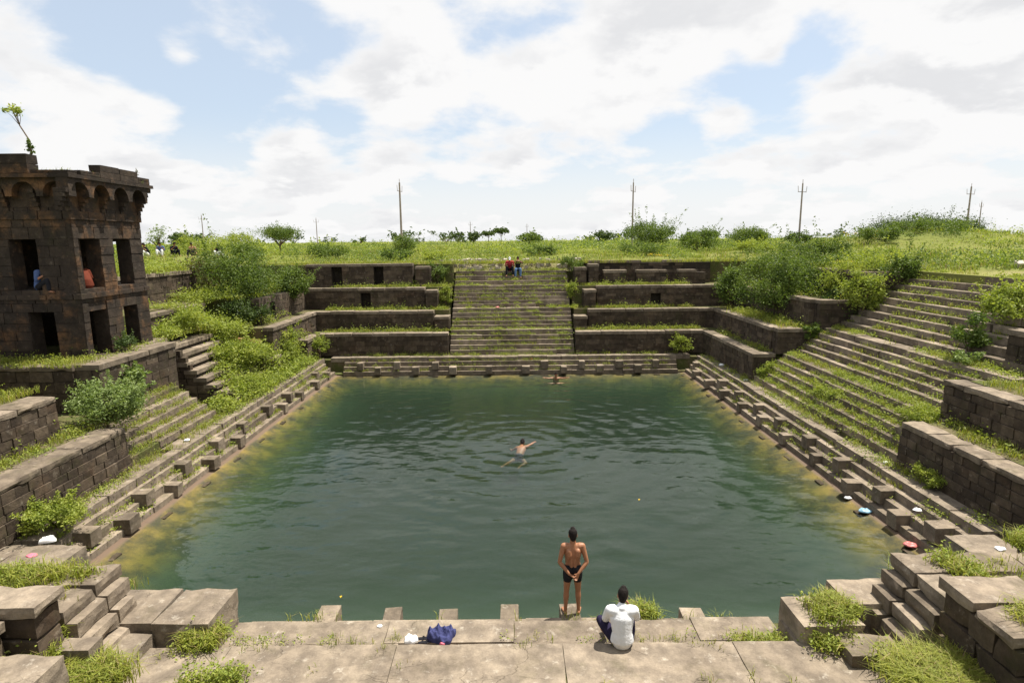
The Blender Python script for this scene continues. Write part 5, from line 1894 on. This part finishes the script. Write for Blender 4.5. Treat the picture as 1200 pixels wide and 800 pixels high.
    if detail:
        ey = [sweep([hed + fac * .080 + hs * s * .031 + up_h * .012, hed + fac * .084 + hs * s * .031 + up_h * .012], [.011, .010], None, 8) for s in (-1, 1)]
        body_piece('eyes', root, ey, .004, 'black_cloth', 0)
    for (nm, mt, gr, segs) in clothes:
        pcs = []
        for sg_ in segs:
            if sg_[0] == 'torso':
                pcs.append(torso(gr, sg_[1], sg_[2]))
            elif sg_[0] == 'yoke':
                for s, L in ((-1, 'L'), (1, 'R')):
                    sh = Vector(J['sh' + L])
                    pcs.append(sweep([lerp(che, nek, .5) + side * s * .05, lerp(che, sh, .75) + (nek - che) * .12, sh], [.075 + gr, .074 + gr, .062 + gr], None, 12))
            elif sg_[0] == 'sleeve':
                for L in 'LR':
                    pcs.append(limb(J['sh' + L], J['el' + L], .058, .054, .042, gr))
                    if sg_[1] > 1:
                        pcs.append(limb(J['el' + L], J['wr' + L], .042, .044, .034, gr, 0, sg_[1] - 1))
            elif sg_[0] == 'thigh':
                for L in 'LR':
                    hp, kn = Vector(J['hip' + L]), Vector(J['kn' + L])
                    pcs.append(sweep([hp, lerp(hp, kn, sg_[1] * .5), lerp(hp, kn, sg_[1])], [.090 + gr, .084 + gr, .084 - .03 * sg_[1] + gr], None, 14))
            elif sg_[0] == 'shin':
                for L in 'LR':
                    kn, an = Vector(J['kn' + L]), Vector(J['an' + L])
                    pcs.append(sweep([kn, lerp(kn, an, .3), lerp(kn, an, sg_[1])], [.054 + gr, .058 + gr, .046 + gr], None, 12))
            elif sg_[0] == 'extra':
                pcs.append(sweep(*sg_[1:]))
        body_piece(nm, root, pcs, max(voxel, .011), mt, 7 if nm == 'shirt' else 3)
    return root


STAND = dict(pelvis=(0, 0, .90), waist=(0, .01, 1.06), chest=(0, .02, 1.26), neck=(0, .0, 1.435), head=(0, .03, 1.575),
             shL=(-.175, -.005, 1.385), elL=(-.255, -.075, 1.10), wrL=(-.075, -.165, .905), hdL=(.75, -.1, -.55), pnL=(.3, .2, .8), curlL=.9,
             shR=(.175, -.005, 1.385), elR=(.255, -.075, 1.10), wrR=(.085, -.17, .92), hdR=(-.45, -.12, -.85), pnR=(-.3, -.9, .1), curlR=.6,
             hipL=(-.085, 0, .86), knL=(-.115, .015, .47), anL=(-.135, -.02, .075), toeL=(-.165, .15, .022),
             hipR=(.085, 0, .86), knR=(.105, .02, .47), anR=(.115, -.01, .075), toeR=(.15, .16, .022),
             muscle=[([(-.085, -.075, 1.32), (-.075, -.085, 1.23), (-.06, -.075, 1.17)], [.05, .048, .03]),
                     ([(.085, -.075, 1.32), (.075, -.085, 1.23), (.06, -.075, 1.17)], [.05, .048, .03]),
                     ([(-.035, -.07, 1.15), (-.035, -.075, 1.0)], [.032, .034]), ([(.035, -.07, 1.15), (.035, -.075, 1.0)], [.032, .034]),
                     ([(-.075, -.06, .93), (-.075, -.05, .86)], [.075, .07]), ([(.075, -.06, .93), (.075, -.05, .86)], [.075, .07])])
person('lean bare-backed man in black trunks standing at the water, hands clasped behind him', (1.02, 9.36, .712), 0.0, STAND, 'skin', .0085,
       [('swim_trunks', 'black_cloth', .010, [('torso', 0, 3), ('thigh', .42), ('extra', [(-.075, -.06, .95), (-.075, -.05, .84)], [.085, .08]), ('extra', [(.075, -.06, .95), (.075, -.05, .84)], [.085, .08])])], sc_=.93)

SIT = dict(pelvis=(0, -.02, .10), waist=(0, -.015, .25), chest=(.0, .04, .44), neck=(.0, .10, .615), head=(.02, .145, .75), face=(.05, 1, -.25),
           shL=(-.185, .06, .565), elL=(-.235, .20, .32), wrL=(-.17, .40, .25), pnL=(0, 0, -1), hdL=(.1, .8, -.3), curlL=.6,
           shR=(.185, .06, .565), elR=(.255, .22, .33), wrR=(.17, .40, .40), pnR=(-1, 0, 0), hdR=(-.3, .6, .4), curlR=.8,
           hipL=(-.095, .04, .09), knL=(-.30, .38, .18), anL=(-.17, .60, -.20), toeL=(-.22, .76, -.27),
           hipR=(.095, .04, .09), knR=(.20, .42, .17), anR=(.16, .56, -.20), toeR=(.20, .72, -.27))
person('seated man in a white shirt seen from behind on the stone landing', (1.60, 7.86, 1.215), -0.05, SIT, 'skin', .009,
       [('shirt', 'white_shirt', .020, [('torso', 0, 7), ('yoke',), ('sleeve', 1.75), ('extra', [(0, .06, .59), (0, .085, .635)], [(.085, .08), (.068, .068)], (1, 0, 0))]),
        ('trousers', 'dark_jeans', .014, [('torso', 0, 2), ('thigh', 1.0), ('shin', .92)])], sc_=.96)

SWIM = dict(pelvis=(-.06, -.42, -.22), waist=(-.04, -.28, -.15), chest=(0, -.08, -.05), neck=(.01, .10, .03), head=(.02, .2, .12), face=(0, 1, .1), side=(1, 0, 0),
            shL=(-.18, .03, -.04), elL=(-.36, .10, -.17), wrL=(-.42, .32, -.2), pnL=(0, 0, -1),
            shR=(.19, .04, .02), elR=(.33, .22, .05), wrR=(.43, .40, .06), pnR=(0, 0, -1),
            hipL=(-.15, -.48, -.24), knL=(-.36, -.72, -.30), anL=(-.54, -1.0, -.30), toeL=(-.62, -1.14, -.30),
            hipR=(.03, -.5, -.24), knR=(.22, -.66, -.32), anR=(.02, -.92, -.34), toeR=(-.04, -1.06, -.36))
person('swimmer with black hair doing breaststroke in the middle of the pool', (.30, 20.0, -.10), -0.1, SWIM, 'skin', .014,
       [('swim_trunks', 'black_cloth', .012, [('torso', 0, 3), ('thigh', .3)])])
BATH = dict(pelvis=(0, 0, -.52), waist=(0, 0, -.36), chest=(0, .0, -.16), neck=(0, .02, .02), head=(0, .04, .15),
            shL=(-.18, 0, -.03), elL=(-.40, .08, -.02), wrL=(-.60, .16, .03), pnL=(0, 0, -1),
            shR=(.18, 0, -.03), elR=(.40, .08, -.02), wrR=(.60, .14, .03), pnR=(0, 0, -1),
            hipL=(-.09, 0, -.56), knL=(-.14, .25, -.75), anL=(-.15, .0, -1.0), toeL=(-.16, .15, -1.02),
            hipR=(.09, 0, -.56), knR=(.14, .25, -.75), anR=(.15, .0, -1.0), toeR=(.16, .15, -1.02))
person('dark-haired bather with arms spread at the far edge of the pool', (2.32, 30.35, .0), math.pi, BATH, 'skin', .016, [('swim_trunks', 'red_cloth', .012, [('torso', 0, 3), ('thigh', .4)])])


def sit_pose(sp=.13, lean=.05, kz=.06, fz=-.32, hands='knee', look=(0, 1, -.1)):
    J = dict(pelvis=(0, 0, .10), waist=(0, .0, .26), chest=(0, .03 + lean, .45), neck=(0, .05 + lean * 1.6, .62), head=(0, .09 + lean * 2, .755), face=look,
             shL=(-.18, .03 + lean * 1.5, .57), shR=(.18, .03 + lean * 1.5, .57),
             hipL=(-.09, .05, .09), hipR=(.09, .05, .09), knL=(-sp, .45, .1 + kz), knR=(sp, .45, .1 + kz),
             anL=(-sp, .48, fz), anR=(sp, .48, fz), toeL=(-sp - .02, .64, fz - .06), toeR=(sp + .02, .64, fz - .06))
    if hands == 'knee':
        J.update(elL=(-.25, .18, .34), elR=(.25, .18, .34), wrL=(-sp, .36, .26 + kz), wrR=(sp, .36, .26 + kz), pnL=(0, 0, -1), pnR=(0, 0, -1))
    else:
        J.update(elL=(-.30, .16, .48), elR=(.30, .16, .48), wrL=(-.12, .26, .60), wrR=(.12, .26, .60), pnL=(1, 0, 0), pnR=(-1, 0, 0))
    return J


TR = [('torso', 0, 2), ('thigh', 1.0), ('shin', .95)]
TS = [('torso', 0, 7), ('yoke',), ('sleeve', .6)]
g7 = 'people sitting on the far stairs'
person('person in red top and pale cap hunched atop the far stair', (-.10, 37.30, 5.32), math.pi, sit_pose(.2, .1, .16, -.22), 'skin', .016,
       [('top', 'red_cloth', .02, TS), ('trousers', 'black_cloth', .016, TR)], True, 'hair', True, None, 1.0, 'white_plastic')
person('person in black shirt and blue jeans sitting upright atop the far stair', (.42, 37.32, 5.32), math.pi, sit_pose(.16, .0, .02, -.34, 'up'), 'skin', .016,
       [('shirt', 'black_cloth', .02, TS), ('jeans', 'jeans', .016, TR)])
person('person in a blue shirt sitting in the upper front window of the tower', (-15.0, 18.66, 5.80), -1.75, sit_pose(.12, .08, .22, -.0), 'skin', .016,
       [('shirt', 'blue_shirt', .02, TS), ('trousers', 'black_cloth', .016, TR)])
person('person in orange sitting inside the upper right-hand window of the tower', (-13.84, 19.16, 5.78), 1.2, sit_pose(.12, .12, .25, -.02), 'skin', .016,
       [('top', 'orange_cloth', .024, TS), ('trousers', 'black_cloth', .016, TR)])
for (lb, x, y, rz, ms, mtz) in (('person in dark clothes sitting in the meadow beyond the tower, leftmost of the group', -25.4, 41.4, 2.6, 'black_cloth', 'white_plastic'),
                                ('person in a blue shirt sitting in the middle of the meadow group beyond the tower', -24.7, 41.8, 3.4, 'blue_shirt', 'white_plastic'),
                                ('person in black turned sideways at the right of the meadow group', -24.0, 42.0, 4.2, 'black_cloth', 'black_cloth'),
                                ('person with pale brownish top sitting alone in the meadow grass', -22.6, 42.2, 3.0, 'pale_skin', 'black_cloth'),
                                ('person in dark green half hidden by the brownish bush', -20.6, 42.0, 3.0, 'dark_jeans', 'white_plastic')):
    person(lb, (x, y, ground_z(x, y) + .10), rz, sit_pose(.16, .08, .25, -.02), 'skin', .02, [('shirt', ms, .02, TS), ('trousers', mtz, .016, TR)], detail=False)


# ------------------------------------------------------------------ poles and wires
def pole(label, x, y, h, r, arms=True, lean=0.0, group='utility poles across the meadow', turn=0.0, z=None):
    z = ground_z(x, y) if z is None else z
    root = empty('utility_pole', (x, y, z), label, 'pole', group)
    def put(nm, pieces, mt):
        V, Q = join_arrays(pieces)
        me = np_mesh(nm, V - np.array((x, y, z)), Q, None, mt)
        link(nm, me, root, (x, y, z))
    a = []
    tube_mesh(a, [(x, y, z - .3), (x + lean * h * .5, y, z + h * .5), (x + lean * h, y, z + h)], r, r * .62, 8)
    put('post', a, 'concrete')
    tops = []
    if arms:
        cx, cz = x + lean * h, z + h
        c_, s_ = math.cos(turn), math.sin(turn)
        b_ = []
        tube_mesh(b_, [(cx - .75 * c_, y - .75 * s_, cz - 1.05), (cx + .75 * c_, y + .75 * s_, cz - 1.05)], .035, .035, 6)
        put('crossarm', b_, 'iron')
        for q in (-.7, .7):
            e = []
            tube_mesh(e, [(cx + q * c_, y + q * s_, cz - 1.1), (cx + q * 1.15 * c_, y + q * 1.15 * s_, cz - .35)], .03, .03, 6)
            put('insulator_pin', e, 'insulator')
            tops.append(Vector((cx + q * 1.15 * c_, y + q * 1.15 * s_, cz - .35)))
        e = []
        tube_mesh(e, [(cx, y, cz - .05), (cx, y, cz + .45)], .035, .035, 6)
        put('insulator_pin', e, 'insulator')
        tops.append(Vector((cx, y, cz + .45)))
    return tops


t1 = pole('leftmost tall concrete pole rising out of a bush', -14.0, 76, 8.5, .16, turn=1.35)
t2 = pole('second tall pole standing before the feathery thorn tree', 15.3, 75, 8.1, .125, turn=1.0)
t3 = pole('third tall concrete pole left of the mound', 36.4, 75, 7.9, .135, turn=.45)
t4 = pole('rightmost tall pole rising behind the mound', 65.9, 86, 8.2, .15, turn=.3)
for (lb, x, y, h) in (('thin distant pole right of the mound', 118, 150, 9.5), ('thin distant pole left of the rounded shrub', -88, 170, 9),
                      ('thin distant pole right of the flat-topped tree', -62, 190, 8.5), ('faint far pole between bush and umbrella trees', -15, 220, 8),
                      ('faint far pole behind the far stair', 7, 260, 8)):
    pole(lb, x, y, h, .16, True, 0.0, 'small distant poles', .4)


# ------------------------------------------------------------------ clothes and litter
def crumple(name, label, cat, x, y, z, rx, ry, h, material, seed, group=None, parent=None, freq=9.0, rough=.5, n=18):
    """a crumpled lump of cloth or plastic: folded dome with thickness"""
    V, F = [], []
    for j in range(n + 1):
        f_ = j / n
        for i in range(n * 2):
            a = math.pi * i / n
            r = math.sin(f_ * math.pi * .5)
            edge = 1 + .35 * mnoise.noise((math.cos(a) * 1.5 + seed, math.sin(a) * 1.5, seed))
            px, py = rx * r * edge * math.cos(a), ry * r * edge * math.sin(a)
            zz = h * (math.cos(f_ * math.pi * .5) ** .6) * (1 + .5 * mnoise.noise((a * .6, f_ * 2, seed + 3)))
            fold = rough * h * ((1 - abs(mnoise.noise((px * freq + seed, py * freq * .6, seed * 2))) * 2.2) * .6 + .45 * mnoise.noise((px * freq * 2.6, py * freq * 2.2 + seed, seed)))
            V.append((px, py, max(.004, zz * .75 + fold * (1 - f_ ** 6))))
    m_ = n * 2
    for j in range(n):
        for i in range(m_):
            F.append((j * m_ + i, j * m_ + (i + 1) % m_, (j + 1) * m_ + (i + 1) % m_, (j + 1) * m_ + i))
    o = link(name, np_mesh(name, V, F, None, material, smooth=True), parent, (x, y, z))
    if label:
        tag(o, label, cat, group)
    return o


crumple('clothes_heap', 'crumpled heap of navy blue clothes on the near ledge', 'clothes', -1.18, 8.50, .905, .24, .17, .15, 'navy_cloth', 3.3, freq=8.5, rough=.75, n=44)
crumple('pink_cloth', 'small pink cloth scrap beside the navy clothes heap', 'cloth', -1.14, 8.33, .905, .06, .04, .05, 'pink_cloth', 5.1)
crumple('plastic_bag', 'white plastic bag lying on the near ledge beside the dark sandals', 'bag', -1.66, 8.42, .905, .12, .09, .08, 'white_plastic', 7.7)
for k, (x, y) in enumerate(((-1.50, 8.46), (-1.44, 8.37))):
    rt = empty('sandal', (x, y, .905), ('dark sandal next to the white bag on the near ledge', 'dark sandal nearest the navy clothes heap')[k], 'sandal', 'pair of dark sandals')
    so, sp = [], []
    tube_mesh(so, [(x - .10, y - .02, .92), (x - .03, y, .92), (x + .04, y, .92), (x + .10, y + .02, .92)], .028, .036, 8)
    V, Q = join_arrays(so)
    V[:, 2] = .908 + (V[:, 2] - .92) * .35 + .01
    link('sole', np_mesh('sole', V - np.array((x, y, .905)), Q, None, 'black_cloth'), rt, (x, y, .905))
    tube_mesh(sp, [(x + .02, y - .045, .92), (x + .04, y, .955), (x + .02, y + .045, .92)], .012, .012, 6)
    V, Q = join_arrays(sp)
    link('strap', np_mesh('strap', V - np.array((x, y, .905)), Q, None, 'black_cloth'), rt, (x, y, .905))
LT = 'litter along the pool edges'
for (nm, lb, x, y, z, r, h, mt, sd_) in (
        ('plastic_bag', 'blue plastic bag at the waterline on the right side of the pool', 9.32, 14.5, .045, .16, .07, 'blue_plastic', 1.1),
        ('plastic_scrap', 'pink-red plastic scrap at the water edge near the right corner', 9.35, 12.75, .045, .17, .06, 'red_plastic', 2.1),
        ('plastic_scrap', 'pale blue plastic scrap among grass on the lower right stair', 11.35, 19.0, 1.16, .13, .06, 'blue_plastic', 3.1),
        ('plastic_scrap', 'yellow plastic scrap in the grass of the lower right stair', 11.3, 18.0, 1.16, .16, .08, 'yellow_plastic', 4.1),
        ('plastic_scrap', 'white plastic scrap on the right ledge below the big wall', 10.55, 15.7, .91, .09, .05, 'white_plastic', 5.1),
        ('plastic_scrap', 'white crumpled paper on the edge step, right side near corner', 9.75, 13.2, .70, .10, .05, 'white_plastic', 6.1),
        ('plastic_scrap', 'white scrap on the right ledge close to the far corner', 10.5, 25.6, .91, .12, .07, 'white_plastic', 7.2),
        ('plastic_scrap', 'white scrap on the right ledge below the lowest wall end', 10.55, 28.8, .91, .14, .09, 'white_plastic', 8.2),
        ('plastic_scrap', 'small white scrap at the waterline beside the blue bag', 9.33, 15.3, .045, .1, .05, 'white_plastic', 9.2),
        ('plastic_bag', 'white plastic bag on the near left corner slab', -10.05, 11.7, .92, .17, .1, 'white_plastic', 10.2),
        ('plastic_scrap', 'pale pinkish scrap on the near left corner slab', -9.9, 11.1, .92, .1, .04, 'pink_cloth', 11.2),
        ('plastic_scrap', 'white scrap on the corner slab at the right frame edge', 9.9, 11.0, .92, .1, .05, 'white_plastic', 12.2),
        ('plastic_scrap', 'white scrap on the near ledge left of the middle', -2.25, 8.78, .905, .05, .03, 'white_plastic', 13.2),
        ('plastic_scrap', 'orange-red scrap on a landing of the far stair', -.85, 34.6, 3.27, .12, .1, 'red_plastic', 14.2),
        ('plastic_scrap', 'orange scrap on the far edge steps left of the bather', 1.05, 31.75, .7, .1, .1, 'orange_cloth', 15.2),
        ('plastic_scrap', 'white scrap on the left ledge beside the low steps', -10.6, 18.2, .91, .1, .05, 'white_plastic', 16.2)):
    crumple(nm, lb, 'litter', x, y, z, r, r * .75, h, mt, sd_, LT, n=9)
for i, (x, y) in enumerate(((3.5, 15.6), (-3.6, 11.0))):
    l_ = leaf_arrays(np.array([[x, y, .012]]) + RNG.normal(size=(1, 3)) * np.array([[.1, .1, 0]]), .11, 1.0, .5, None)
    V = l_[0]
    V[:, 2] = .008 + .006 * np.array([0, 1, 0, 1])
    tag(link('floating_leaf', np_mesh('floating_leaf', V, l_[1], None, 'yellow_flower')), ('small yellowed leaf floating on the pool beyond the standing man', 'small yellowed leaf floating near the left end of the near ledge')[i], 'leaf', 'leaves floating on the water')
